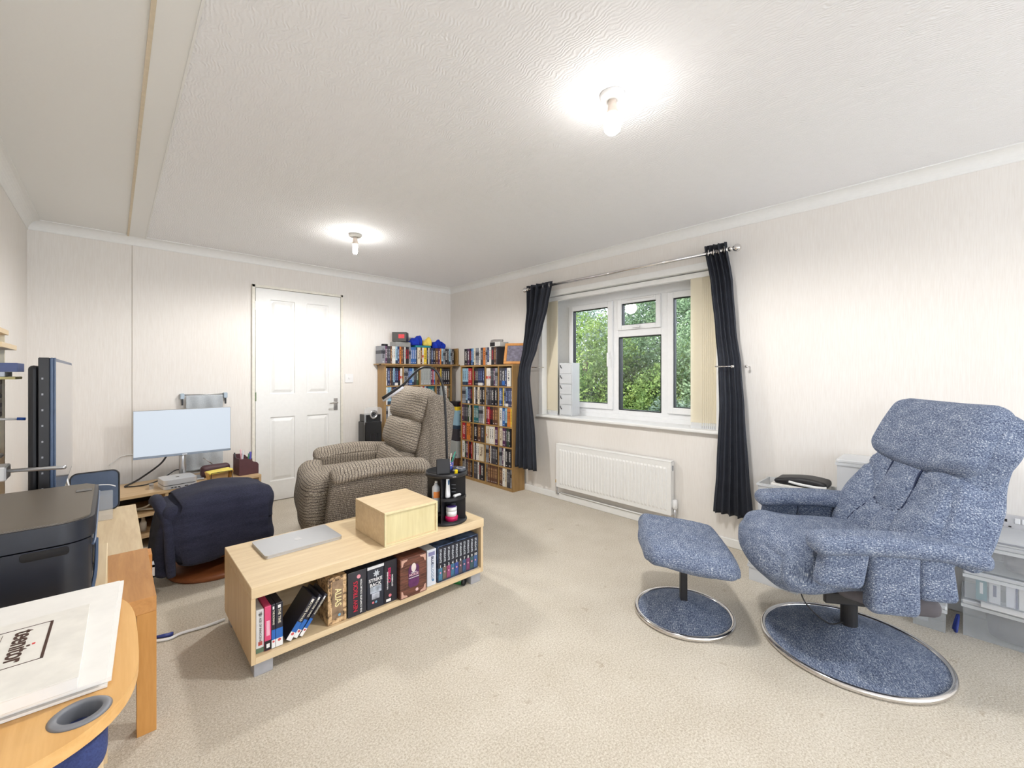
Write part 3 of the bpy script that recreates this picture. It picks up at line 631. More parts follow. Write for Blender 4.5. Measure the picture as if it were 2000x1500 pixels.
# board with upright end carrying the top row
bd = thing('shelf_board', 'dark oak board with an upright end laid on top of the corner bookcase', 'shelf', (2.085, 4.24, 1.2905))
obj('board', box(0, 1.02, 0, .2, 0, .014, .001), 'oakcaseY', bd); obj('upright_end', box(1.003, 1.019, .03, .19, .014, .215, .001), 'oakcase', bd); obj('knob', tube([(0, .03, .004), (-.022, .02, .0)], .006, 8), 'black', bd)
TOPB = [('greyband', 46, 1), ('purple', 18, 1), ('charcoal', 20, 2), ('brown', 18, 1), ('white', 20, 2), ('paleblue', 24, 1), ('navy', 24, 1), ('orange', 20, 1), ('brown', 22, 1), ('charcoal', 16, 1), ('white', 14, 1), ('blackred', 20, 2), ('greyband', 24, 1), ('blue', 22, 3), ('charcoal', 16, 1), ('cream', 40, 1), ('brown', 22, 1), ('redband', 20, 1), ('yellow', 38, 1), ('charcoal', 22, 1), ('white', 14, 1), ('charcoal', 24, 1), ('navy', 26, 1), ('black', 30, 1), ('brown', 40, 1), ('purple', 24, 1), ('orange', 18, 1), ('paleblue', 24, 1), ('greyband', 30, 1), ('black', 30, 1), ('charcoal', 24, 1), ('paleblue', 20, 1), ('greyband', 24, 1), ('black', 26, 1)]
for i, (st, w_, x) in enumerate(fill(TOPB, 2.10, 3.083)):
    case(st, w_, (x, 4.285, 1.3055), 0, f'{SD[st]}, {ORD[i]} from left, on top of corner bookcase', 'disc cases on top of the corner bookcase')
TOPR = [('black', 60, 1), ('purple', 34, 1), ('blackred', 32, 1), ('blue', 26, 1), ('paleblue', 26, 1), ('cream', 26, 1), ('greyband', 30, 2), ('white', 26, 1), ('charcoal', 44, 1), ('orange', 40, 1), ('greyband', 30, 1), ('navywhite', 30, 1), ('white', 34, 1), ('blackred', 46, 1), ('brown', 30, 1), ('charcoal', 16, 1)]
got = fill(TOPR, 0, .69)
for i, (st, w_, x) in enumerate(got):
    case(st, w_, (2.955, 3.95-x, 1.2905), R(-90), f'{SD[st]}, {ORD[i]} from left, on top of bookcase beside curtain', 'disc cases on top of the bookcase beside the curtain')
# bits in the corner gap between bookcases
zc = 0
for i, (st, h_, lab) in enumerate((('brown', .20, 'brown box set at the foot of the corner pile'), ('silver', .20, 'silver box set second from the bottom of the corner pile'), ('charcoal', .14, 'charcoal box set in the middle of the corner pile'), ('paleblue', .22, 'pale blue box set under the yellow box'), ('yellow', .045, 'yellow box near the top of the corner pile'), ('blackred', .06, 'black and red box topping the corner pile'))):
    tag(obj('box_set', box(2.945, 3.085, 4.08, 4.235, zc+.0005, zc+h_, .002), 's_'+st), lab+' between the bookcases', 'box'); zc += h_
# things on top
bx = thing('game_box', 'black box with red panels standing on the disc row of the corner bookcase', 'box', (2.36, 4.36, 1.553), R(-40))
obj('carton', box(-.07, .085, -.08, .06, 0, .105, .002), plain(62, 60, 56, .5, name='dark_carton'), bx)
obj('red_panel', box(.0, .065, -.0812, -.079, .035, .08), plain(214, 52, 60, .5, name='red_print'), bx); 
text('HARD\nTIMES', .022, plain(240, 150, 150, .5, name='pale_red_print'), bx, (.033, -.0816, .058), (R(90), 0, 0), name='panel_lettering') if False else None
for y, c in ((-.04, (200, 60, 60)), (-.015, (120, 140, 96)), (.012, (170, 150, 120)), (.036, (206, 66, 66))): obj('side_print', box(-.0712, -.069, y-.01, y+.01, .032, .085), plain(*c, .5, name='print_%d_%d' % (c[0], c[1])), bx)
tag(obj('slim_box', box(-.085, .095, -.07, .07, 0, .052, .002), plain(150, 150, 148, .5, name='grey_card'), None, (2.36, 4.36, 1.4965)), 'grey slim box under the black box on the corner bookcase', 'box')
tag(obj('cap_lid', lathe([(0, 0), (.035, 0), (.035, .02), (.03, .024), (0, .024)], 20), 'black', None, (2.17, 4.35, 1.4965), smooth=True), 'small black round lid at the left end of the corner bookcase top row', 'lid')
def rag(name, mk, label, loc, sx, sy, sz, seed, rz=0):
    rn = random.Random(seed); ph = [rn.uniform(0, 6) for _ in range(8)]
    def fn(q, p):
        k_ = 1+.22*math.sin(p.x*40+ph[0])*math.cos(p.y*46+ph[1])+.14*math.sin(p.x*90+ph[2]+p.z*50); hz = 1-.45*max(0, q.x*math.sin(ph[3]))-.2*math.sin(p.x*26+ph[4])
        return (p.x*(1+.1*math.sin(p.y*50+ph[5])), p.y*k_, (p.z+sz/2)*k_*hz if q.z > -.9 else 0)
    me = pad(sx, sy, sz, (26, 18, 10), .03, fn); o = obj(name, me, mk, None, loc, (0, 0, rz)); tag(o, label, 'cloth'); return o
rag('folded_cloth', 'bluecloth', 'bright blue crumpled cloth beside the black box on the corner bookcase', (2.55, 4.345, 1.522), .15, .11, .085, 3)
rag('folded_cloth', 'bluecloth', 'bright blue crumpled cloth at the right of the yellow cloth on the corner bookcase', (2.85, 4.345, 1.4965), .17, .11, .085, 9)
rag('folded_cloth', 'yellowcloth', 'yellow crumpled cloth between the two blue cloths', (2.69, 4.345, 1.522), .12, .1, .065, 5)
tag(obj('flat_case', box(-.1, .1, -.06, .06, 0, .024, .004), plain(34, 130, 140, .4, name='teal_plastic'), None, (2.62, 4.345, 1.4965)), 'teal flat case lying under the blue and yellow cloths', 'case')
db = thing('gadget_box', 'black and white device box lying on the discs beside the pine photo frame', 'box', (3.01, 3.4, 1.482), R(4))
obj('carton', box(-.07, .06, -.075, .075, 0, .05, .002), plain(204, 204, 200, .5, name='white_card'), db); obj('front_print', box(-.0712, -.069, .0, .073, .004, .046), 'black', db)
tag(obj('controller', tube([(0, .09, .012), (-.02, .03, .016), (-.01, -.03, .014), (.0, -.09, .01)], [.012, .014], 10, smoothn=4), plain(150, 146, 142, .5, name='grey_controller'), None, (2.99, 3.42, 1.534), smooth=True), 'grey slim gadget lying on the device box', 'gadget')
pf = thing('photo_frame', 'pine photo frame leaning on top of the tall bookcase by the curtain', 'photo frame', (3.0, 3.16, 1.2905), 0)
F_ = Matrix.Translation((0, 0, .004)) @ Matrix.Rotation(R(34), 4, 'Z') @ Matrix.Rotation(R(22), 4, 'Y')
bm = bmesh.new()
def fr(y0, y1, z0, z1): box(-.009, .009, y0, y1, z0, z1, .003, bm=bm)
Wf, Hf, tf = .23, .235, .028
fr(-Wf/2, Wf/2, 0, tf); fr(-Wf/2, Wf/2, Hf-tf, Hf); fr(-Wf/2, -Wf/2+tf, tf, Hf-tf); fr(Wf/2-tf, Wf/2, tf, Hf-tf); bm.transform(F_); obj('frame', bm, 'pine', pf)
bm = box(-.002, .004, -Wf/2+tf, Wf/2-tf, tf, Hf-tf); bm.transform(F_); obj('picture', bm, plain(128, 124, 140, .2, name='grey_photo_print', var=.2), pf)

# ---------------------------------------------------------------- bench contents
def dcase(name, label, x, w_, h_, d_, y, mats, lean=0, ang=0, z=.0808, rz=0, cat='disc set'):
    t_ = thing(name, label, cat, (x, y, z), rz)
    if lean: t_.rotation_euler = (0, lean, 0)
    obj('case', box(0, w_, 0, d_, 0, h_, .0015), mats, t_); return t_
VR = (R(90), R(90), 0)   # lettering reading top to bottom on a spine
Wh = 'white'
t_ = dcase('disc_case', 'white disc case with faint lettering, at the left end of the media bench shelf', .415, .028, .172, .125, 1.93, plain(216, 216, 216, .4, name='white_sleeve'))
text('THE AGE OF INNOCENCE', .011, plain(120, 116, 112, .5, name='grey_ink'), t_, (.015, -.0008, .10), VR); obj('red_mark', box(.008, .022, -.001, .001, .03, .045), plain(196, 70, 60, name='red_ink'), t_); obj('green_foot', box(.0, .028, -.001, .001, .002, .02), plain(96, 120, 96, name='green_ink'), t_); obj('rating_mark', box(.009, .021, -.001, .001, .150, .158), plain(90, 90, 90, name='dark_ink'), t_)
t_ = dcase('disc_case', 'pink disc case standing second from the left on the bench shelf', .4445, .0235, .178, .13, 1.925, plain(222, 76, 122, .35, name='pink_sleeve'))
text('NURSE JACKIE', .014, 'white', t_, (.012, -.0008, .1), VR) if False else None
text('TIPPING THE VELVET', .0125, 'white', t_, (.0125, -.0008, .085), VR) if False else None
obj('spine_print', box(.006, .018, -.001, .001, .06, .12), plain(240, 180, 200, name='pale_pink_ink'), t_); obj('black_foot', box(0, .0235, -.001, .001, .002, .04), 'black', t_); obj('rating_mark', box(.006, .018, -.0016, .001, .012, .028), Wh, t_)
def navycase(label, x, w_, lean, y, tsize, txt, z=.0808, h_=.178):
    t_ = dcase('disc_case', label, x, w_, h_, .13, y, plain(44, 44, 56, .3, name='navy_black_sleeve'), lean, z=z+w_*math.sin(lean))
    obj('blue_band', box(.0004, w_-.0004, -.001, .001, .035, .075), plain(40, 104, 184, name='blue_ink'), t_); obj('white_foot', box(.0004, w_-.0004, -.001, .001, .002, .035), Wh, t_)
    obj('rating_mark', lathe([(0, 0), (min(.006, w_*.3), 0), (min(.006, w_*.3), .0005), (0, .0005)], 14) if False else mapped(cyl(min(.006, w_*.3), -.0014, .001, seg=14), lambda p: (p.x+w_/2, p.z, p.y+.028)), plain(210, 90, 90, name='rating_red'), t_)
    text(txt, tsize, plain(220, 214, 196, .5, name='cream_ink'), t_, (w_/2, -.0008, .125), VR); obj('logo_mark', box(w_*.3, w_*.7, -.001, .001, h_-.02, h_-.008), Wh, t_); return t_
navycase('thin navy disc case between the pink case and a thicker navy case', .469, .0145, 0, 1.925, .0095, 'THE ROMANS')
navycase('thick navy disc case fourth from the left on the bench shelf', .4845, .0265, 0, 1.925, .014, 'THE TIME')
navycase('leaning navy disc case showing its dark picture cover, leftmost of the three leaning', .522, .0225, R(36), 1.925, .013, 'DOCTOR WHO')
navycase('leaning black disc case in the middle of the three leaning', .5505, .0175, R(36.5), 1.929, .011, 'DOCTOR WHO')
t_ = navycase('thin leaning disc case propped against the sepia box set', .573, .0145, R(37), 1.925, .009, 'REGENERATION')
# box sets
t_ = dcase('box_set', 'sepia mottled box set lettered ALIAS', .692, .083, .208, .15, 1.925, 'black')
bp = NT('sepia_mottle'); bp.set(bp.ramp(bp.noise(bp.coord(), 38, 4, .7), [(.4, srgb(74, 54, 40)), (.5, srgb(196, 160, 116)), (.6, srgb(222, 192, 150))]), .45)
sepia = bp.m; t_.children[0].data.materials[0] = sepia
obj('inner_panel', box(.018, .066, -.0015, .001, .022, .19), plain(150, 124, 98, .5, name='umber_print', var=.25), t_)
text('ALIAS', .04, plain(240, 226, 170, .5, name='pale_gold_ink'), t_, (.043, -.0022, .115), VR, sx=.8, label='cream lettering ALIAS reading downwards'); obj('rating_mark', mapped(cyl(.006, -.0022, .001, seg=14), lambda p: (p.x+.05, p.z, p.y+.035)), plain(120, 170, 200, name='rating_blue'), t_)
t_ = dcase('box_set', 'black shrink-wrapped box set lettered NEW TRICKS in red', .780, .088, .205, .15, 1.922, plain(52, 52, 60, .2, name='wrapped_black_card'))
text('NEW TRICKS', .028, plain(196, 40, 66, .4, name='crimson_ink'), t_, (.036, -.0014, .09), (R(90), R(-90), 0), sx=.85, label='red lettering NEW TRICKS reading upwards'); text('THE COMPLETE COLLECTION', .0115, 'white', t_, (.062, -.0014, .085), (R(90), R(-90), 0)); obj('rating_mark', mapped(cyl(.009, -.0016, .001, seg=16), lambda p: (p.x+.05, p.z, p.y+.178)), plain(226, 150, 160, name='rating_pink'), t_)
t_ = dcase('box_set', 'black and silver box set lettered STRIKE BACK', .872, .083, .205, .15, 1.922, plain(40, 44, 56, .35, name='blue_black_card'))
obj('white_band', box(.0, .083, -.0012, .001, .19, .203), plain(220, 220, 222, name='pale_ink'), t_); text('STRIKE\nBACK', .022, 'white', t_, (.04, -.0014, .125), (R(90), 0, 0), label='white lettering STRIKE BACK')
obj('burst_mark', mapped(sphere(.013, s=(1, .08, 1)), lambda p: (p.x*(1+.4*math.sin(math.atan2(p.z, p.x)*7))+.045, p.y-.0005, p.z*(1+.4*math.sin(math.atan2(p.z, p.x)*7))+.165)), plain(190, 196, 204, name='silver_ink'), t_)
obj('photo_strip', box(.014, .07, -.0012, .001, .075, .105), plain(176, 184, 196, .5, name='grey_blue_print', var=.3), t_); obj('photo_strip', box(.022, .06, -.0012, .001, .045, .073), plain(186, 190, 202, .5, name='grey_print', var=.3), t_)
for xx, cc in ((.028, (200, 110, 120)), (.043, (110, 160, 190))): obj('rating_mark', mapped(cyl(.0055, -.0014, .001, seg=14), lambda p, xx=xx: (p.x+xx, p.z, p.y+.03)), plain(*cc, name='rating_%d' % cc[0]), t_)
t_ = dcase('box_set', 'black box set with pink and white upright lettering beside the wood-effect box', .957, .068, .205, .15, 1.922, plain(34, 32, 42, .35, name='purple_black_card'))
text('CRIMES', .02, plain(222, 50, 110, .4, name='magenta_ink'), t_, (.027, -.0014, .135), (R(90), R(-90), 0), sx=1.1) ; text('OF PASSION', .0105, 'white', t_, (.042, -.0014, .105), (R(90), R(-90), 0)); text('THE COMPLETE SERIES', .0085, 'white', t_, (.017, -.0014, .11), (R(90), R(-90), 0))
obj('rating_mark', mapped(cyl(.0075, -.0016, .001, seg=14), lambda p: (p.x+.03, p.z, p.y+.035)), plain(220, 120, 130, name='rating_rose'), t_); obj('white_foot', box(.01, .034, -.0012, .001, .008, .02), Wh, t_)
t_ = dcase('box_set', 'wood-effect box set with pale corner plates and a portrait plaque', 1.030, .15, .198, .16, 1.90, 'beech')
wm = NT('dark_mahogany_print'); v = wm.coord('Object', (3, 3, 26)); wm.set(wm.ramp(wm.noise(v, 4, 4, .6, 1), [(.35, srgb(70, 40, 32)), (.65, srgb(124, 78, 62))]), .35); t_.children[0].data.materials[0] = wm.m
cpm = plain(206, 164, 146, .35, name='rose_gold_print')
for sx, sz in ((0, 0), (1, 0), (0, 1), (1, 1)):
    pts = [(0, 0), (.034, 0), (.030, .008), (.016, .012), (.012, .016), (.008, .030), (0, .034)]; o_ = [((.144-a) if sx else .006+a, (.192-b_) if sz else .006+b_) for a, b_ in pts]
    obj('corner_plate', prism(o_, -.0005, .0015, xf=Matrix.Rotation(R(90), 4, 'X')), cpm, t_)
pl = obj('plaque', prism([(a, b_) for a, b_ in ((.045, .06), (.055, .045), (.095, .045), (.105, .06), (.105, .14), (.095, .155), (.055, .155), (.045, .14))], -.0005, .0012, xf=Matrix.Rotation(R(90), 4, 'X')), plain(96, 44, 92, .35, name='plum_print', var=.15), t_)
obj('portrait_mark', mapped(sphere(.017, s=(.8, .05, 1.3)), lambda p: (p.x+.074+.008*p.z/.02*0, p.y-.0018, p.z+.142)), plain(226, 212, 206, name='pale_face_ink'), pl); text('INSPECTOR', .0062, 'white', pl, (.075, -.002, .118), (R(90), 0, 0)); text('MORSE', .0165, plain(226, 190, 196, name='pale_rose_ink'), pl, (.075, -.002, .107), (R(90), 0, 0), label='pale lettering MORSE'); text('THE COMPLETE SERIES', .0058, 'white', pl, (.075, -.002, .093), (R(90), 0, 0))
obj('rating_mark', mapped(cyl(.008, -.0016, .001, seg=14), lambda p: (p.x+.093, p.z, p.y+.026)), plain(226, 190, 186, name='rating_pale'), t_)
t_ = dcase('box_set', 'white box set lettered BLUE BLOODS', 1.197, .055, .19, .15, 1.922, plain(214, 218, 226, .35, name='white_blue_card'))
text('BLUE', .02, plain(40, 52, 92, name='navy_ink'), t_, (.03, -.0014, .132), VR, label='navy lettering BLUE'); text('BLOODS', .02, plain(150, 166, 190, name='pale_blue_ink'), t_, (.03, -.0014, .07), VR); obj('photo_strip', box(.008, .046, -.0012, .001, .158, .178), plain(130, 130, 168, name='lilac_print'), t_)
obj('rating_mark', mapped(cyl(.006, -.0014, .001, seg=14), lambda p: (p.x+.035, p.z, p.y+.028)), plain(80, 130, 170, name='rating_teal'), t_)
# slipcase with ten numbered volumes
bl_ = NT('stormy_blue_print'); bl_.set(bl_.ramp(bl_.noise(bl_.coord(), 16, 4, .6), [(.4, srgb(34, 44, 66)), (.6, srgb(96, 120, 156))]), .3)
sl = thing('slipcase', 'dark blue slipcase holding ten numbered volumes at the right end of the bench shelf', 'slipcase', (1.262, 1.922, .0808)); SW = .272
bm = box(0, .003, 0, .15, 0, .192); box(SW-.003, SW, 0, .15, 0, .192, bm=bm); box(.003, SW-.003, 0, .15, 0, .003, bm=bm); box(.003, SW-.003, 0, .15, .189, .192, bm=bm); box(.003, SW-.003, .147, .15, .003, .189, bm=bm); obj('sleeve', bm, bl_.m, sl)
cols_ = [(70, 120, 150), (110, 96, 84), (150, 70, 110), (60, 110, 140), (60, 80, 150), (90, 80, 84), (56, 84, 120), (120, 60, 100), (60, 90, 96), (70, 100, 150)]
cm_ = ['icy blue', 'bronze', 'magenta', 'cyan', 'royal blue', 'grey', 'slate blue', 'plum', 'sea green', 'steel blue']
vw = (SW-.008)/10
for i in range(10):
    c_ = cols_[i]; v_ = thing('disc_case', f'dark case numbered {i+1} with {cm_[i]} foot inside the blue slipcase', 'disc case', (1.266+i*vw, 1.9225, .0848), 0, 'numbered volumes in the slipcase')
    obj('case', box(.0004, vw-.0004, 0, .13, 0, .181, .001), plain(38, 40, 52, .3, name='volume_black'), v_); obj('foot_print', box(.0012, vw-.0012, -.0008, .001, .004, .07), plain(*c_, name='foot_%d_%d' % (c_[0], c_[2]), var=.3), v_)
    text(str(i+1), .02, 'white', v_, (vw/2, -.0013, .078), (R(90), 0, 0), name='number'); text('STARGATE', .0165, plain(206, 212, 220, name='silver_blue_ink'), v_, (vw/2, -.0013, .135), VR, sx=.92); obj('rating_mark', mapped(cyl(.005, -.0014, .001, seg=12), lambda p: (p.x+vw/2, p.z, p.y+.045)), plain(206, 150, 170, name='rating_mauve'), v_)

# laptop ------------------------------------------------------
lp = thing('laptop', 'closed silver laptop on the left of the media bench', 'laptop', (.672, 2.276, .3603), R(1.5))
obj('base', prism(rrect(.35, .235, .014), 0, .0085), 'alu', lp); obj('lid', prism(rrect(.35, .235, .014), .0095, .0145), 'alu', lp); obj('hinge', box(-.1, .1, .112, .117, .004, .012), 'black', lp)
def apple(s_): return [(s_*x, s_*y) for x, y in ((0, .38), (.25, .45), (.45, .3), (.36, .12), (.38, -.1), (.5, -.22), (.36, -.5), (.18, -.6), (0, -.53), (-.2, -.6), (-.42, -.4), (-.52, 0), (-.42, .35), (-.2, .45))]
lg = obj('lid_emblem', prism(apple(.034), .0144, .015), 'steel', lp); obj('emblem_leaf', prism([(0, .016), (.004, .026), (.013, .031), (.011, .021)], .0144, .015), 'steel', lg)
# cream box ---------------------------------------------------
cb = thing('storage_box', 'birch box with a cream ribbed front panel standing on the media bench', 'box', (.955, 1.912, .3605), 0)
obj('carcass', (lambda bm: (box(0, .3, .006, .34, .15, .163, .001, bm=bm), box(0, .012, .006, .34, 0, .15, .001, bm=bm), box(.288, .3, .006, .34, 0, .15, .001, bm=bm), box(.012, .288, .006, .34, 0, .012, bm=bm), bm)[-1])(bmesh.new()), 'birch', cb)
obj('front_panel', box(.006, .288, .008, .014, .01, .152, .001), 'boxcream', cb); bm = box(0, .3, 0, .007, .153, .163, .001); box(0, .007, 0, .007, 0, .153, bm=bm); box(.291, .3, 0, .007, 0, .153, bm=bm); box(.007, .291, 0, .007, 0, .008, bm=bm); obj('front_edging', bm, plain(226, 214, 170, .5, name='cream_edging'), cb)
# rotating organiser -------------------------------------------
og = thing('desk_organiser', 'round black rotating organiser on the right end of the media bench', 'organiser', (1.395, 2.035, .3605)); OR, OH = .115, .268
obj('base', lathe([(0, 0), (OR, 0), (OR+.003, .006), (OR, .014), (0, .014)], 40), 'black', og, smooth=True); obj('top_tray', lathe([(0, OH), (OR-.004, OH), (OR-.003, OH+.016), (OR+.002, OH+.016), (OR+.003, OH-.006), (OR-.01, OH-.01), (0, OH-.01)], 40), 'black', og, smooth=True)
va = math.atan2(-2.035, -1.395); 
def wallp(a): 
    a = R(a); return box(0, OR-.004, -.0018, .0018, .014, OH-.008), Matrix.Rotation(a, 4, 'Z')
base_a = math.degrees(va)
for a in (base_a-15, base_a+75, base_a+165, base_a-105):
    bm, mt = wallp(a); bm.transform(mt); obj('divider', bm, 'black', og)
def arc(a0, a1, r0, z0, z1, n_=14):
    bm = bmesh.new(); ra = [R(a0+(a1-a0)*i/n_) for i in range(n_+1)]; A = [[bm.verts.new((rr*math.cos(a), rr*math.sin(a), z)) for a in ra] for rr, z in ((r0, z0), (r0, z1), (r0-.002, z1), (r0-.002, z0))]
    for k_ in range(4):
        for i in range(n_): bm.faces.new((A[k_][i], A[k_][i+1], A[(k_+1) % 4][i+1], A[(k_+1) % 4][i]))
    return bm
def sector(a0, a1, r0, z0, z1, n_=14):
    return prism([(0, 0)]+[(r0*math.cos(R(a0+(a1-a0)*i/n_)), r0*math.sin(R(a0+(a1-a0)*i/n_))) for i in range(n_+1)], z0, z1)
A0 = base_a-15
obj('curved_shelf', sector(A0, A0+90, OR-.002, .135, .140), 'black', og); obj('shelf_rim', arc(A0, A0+90, OR, .135, .150), 'black', og)
obj('curved_shelf', sector(A0-90, A0, OR-.002, .06, .065), 'black', og)
for z in (.05, .07, .09, .11, .16, .18, .2): obj('wall_slots', mapped(box(.03, .055, -.003, .003, z, z+.003), lambda p: (Matrix.Rotation(R(A0+90), 4, 'Z') @ p)), 'greyp', og)
def onog(deg, r_, z): a = R(deg); return (1.395+r_*math.cos(a), 2.035+r_*math.sin(a), .3605+z)
cj = thing('cream_jar', 'white cosmetic jar with purple lid and crimson base in the organiser bottom', 'jar', onog(A0+45, .055, .0152))
obj('jar_base', lathe([(0, 0), (.036, 0), (.037, .02), (.032, .024), (0, .024)], 28), plain(196, 30, 90, .3, name='crimson_plastic'), cj, smooth=True); obj('jar_body', lathe([(0, .0245), (.03, .0245), (.031, .05), (.029, .052), (0, .052)], 28), 'white', cj, smooth=True); obj('jar_lid', lathe([(0, .0525), (.0305, .0525), (.031, .072), (.028, .075), (0, .075)], 28), 'white', cj, smooth=True); obj('lid_disc', lathe([(0, .0752), (.028, .0752), (.027, .0765), (0, .0765)], 24), plain(100, 74, 160, .4, name='purple_plastic'), cj, smooth=True)
p_ = onog(A0+22, .06, .1405); tb = thing('cream_tube', 'tall white cream tube standing on its cap in the organiser', 'tube', p_, R(20))
me = pad(.034, .024, .115, (10, 8, 16), .011, lambda q, p: (p.x*(1 if p.z < -.03 else 1-.15*(p.z+.03)/.09), p.y*(1-.9*max(0, (p.z+.05)/.11)), p.z+.0575)); obj('tube_body', me, 'white', tb); obj('label_print', box(-.004, .006, -.0075, -.004, .075, .1), plain(70, 110, 150, name='label_blue'), tb)
p_ = onog(A0-35, .075, .0655); sp_ = thing('spray_can', 'white spray bottle with orange label in the organiser left side', 'bottle', p_)
obj('body', lathe([(0, 0), (.022, 0), (.0225, .13), (.02, .14), (.01, .15), (.01, .158), (0, .158)], 24), plain(214, 220, 228, .35, name='pale_can'), sp_, smooth=True); obj('label', mapped(arc(-160, -60, .0232, .08, .115), lambda p: p), plain(230, 140, 70, name='orange_label'), sp_); obj('nozzle', lathe([(0, .1585), (.008, .1585), (.007, .17), (0, .172)], 14), 'white', sp_, smooth=True)
p_ = onog(A0+75, .072, .1405); tag(obj('small_tube', tube([(-.03, -.01, .009), (0, 0, .008), (.035, .008, .006)], [.009, .007], 10, smoothn=3), 'white', None, p_, smooth=True), 'small white tube lying on the organiser middle shelf', 'tube')
# on the organiser top
zt = .3605+OH+.0006
ps = thing('phone_stand', 'black phone stand on top of the round organiser', 'phone stand', (1.345, 1.992, zt+.0002), R(-30)); obj('foot', box(-.04, .04, -.035, .04, 0, .006, .003), 'black', ps); bm = box(-.038, .038, -.004, .004, 0, .085, .003); bm.transform(Matrix.Translation((0, .0, .006)) @ Matrix.Rotation(R(-14), 4, 'X')); obj('back_rest', bm, 'black', ps)
mg = thing('pen_pot', 'patterned blue and white pot on the round organiser', 'pot', (1.43, 2.055, zt)); 
pm = NT('blue_floral_print'); vo = pm.add('ShaderNodeTexVoronoi'); vo.inputs['Scale'].default_value = 70; pm.l(pm.coord(), vo.inputs[0]); pm.set(pm.ramp(vo.outputs[0], [(.15, srgb(232, 232, 236)), (.3, srgb(140, 90, 90)), (.36, srgb(50, 62, 140)), (.8, srgb(70, 90, 170))]), .3)
obj('pot', lathe([(0, 0), (.02, 0), (.024, .055), (.022, .055), (.018, .004), (0, .004)], 24), pm.m, mg, smooth=True)
for a, col, nm, ln in ((12, (226, 214, 196), 'cream toothbrush handle', .1), (26, (22, 140, 118), 'green pencil', .115), (34, (60, 80, 80), 'dark pen', .105)):
    o_ = obj('pencil', tube([(0, 0, .003), (math.sin(R(a))*ln, .004, math.cos(R(a))*ln)], [.0028, .0034], 8), plain(*col, name='pen_%d' % col[0]), None, (1.424, 2.055, zt+.0045)); tag(o_, nm+' leaning in the patterned pot', 'pencil')
tag(obj('lighter', box(-.009, .009, -.006, .006, 0, .03, .004, seg=2), plain(236, 206, 20, .3, name='bright_yellow'), None, (1.405, 1.955, zt)), 'small bright yellow object at the organiser rim', 'lighter')
tp_ = thing('tape_roll', 'dark grey tape reel on the right of the organiser top', 'tape', (1.462, 1.99, zt)); obj('reel', lathe([(.014, 0), (.03, 0), (.031, .012), (.03, .026), (.014, .026), (.014, 0)], 28), plain(62, 66, 74, .4, name='dark_reel'), tp_, smooth=True); obj('rim', lathe([(.016, .0262), (.027, .0262), (.026, .029), (.017, .029)], 24), 'greyp', tp_, smooth=True)
tag(obj('card', box(-.022, .022, -.012, .012, 0, .002), plain(226, 214, 206, name='pink_white_card'), None, (1.362, 1.935, zt+.0), (0, 0, R(-30))), 'small pale card lying at the front of the organiser top', 'card')
# gooseneck lamp clamped to the bench
gl = thing('gooseneck_lamp', 'black gooseneck reading lamp arching over the taupe recliner', 'lamp', (1.585, 2.30, .36))
obj('clamp', box(-.03, .012, -.02, .02, .0008, .05, .004), 'black', gl)
Rv = Vector((.729, -.6845, 0)); P0 = Vector((0, 0, .03))
def gp(du, z): return (Vector((0, 0, z))+Rv*du)
arcp = [gp(0, .03), gp(-.004, .3), gp(-.012, .55), gp(-.024, .72), gp(-.045, .80), gp(-.075, .855), gp(-.125, .88), gp(-.18, .868), gp(-.235, .82), gp(-.265, .785)]
obj('gooseneck', tube(arcp, [.0085, .0065], 10, smoothn=6), 'black', gl, smooth=True)
hd = obj('lamp_head', tube([gp(-.255, .798), gp(-.29, .762), gp(-.33, .735), gp(-.42, .675)], [.007, .013], 12, smoothn=4), 'black', gl, smooth=True)
obj('light_bar', tube([gp(-.288, .752), gp(-.34, .713), gp(-.418, .662)], .010, 10), plain(206, 206, 214, .4, name='diffuser_white'), hd, smooth=True)
# green bottle under the bench
gb = thing('green_torch', 'green and black cylinder lying under the right end of the media bench', 'torch', (1.42, 1.99, .022), R(-62)); obj('body', tube([(-.05, 0, 0), (.05, 0, 0)], .02, 16), plain(26, 110, 44, .3, name='bright_green'), gb, smooth=True); obj('cap', tube([(.05, 0, 0), (.064, 0, 0)], .021, 16), 'black', gb, smooth=True)
# mains lead on the carpet
tag(obj('extension_lead', tube([(.395, 2.455, .008), (.32, 2.45, .008), (.23, 2.46, .008), (.18, 2.447, .008), (.1, 2.49, .008)], .006, 8, smoothn=6), 'white', smooth=True), 'white cable running across the carpet from the bench', 'cable')
tag(obj('blue_pen_cap', tube([(.12, 2.505, .009), (.2, 2.475, .009)], [.005, .01], 10), plain(44, 60, 132, .4, name='mid_blue_plastic'), smooth=True), 'blue plastic strap end lying beside the white cable', 'strap')

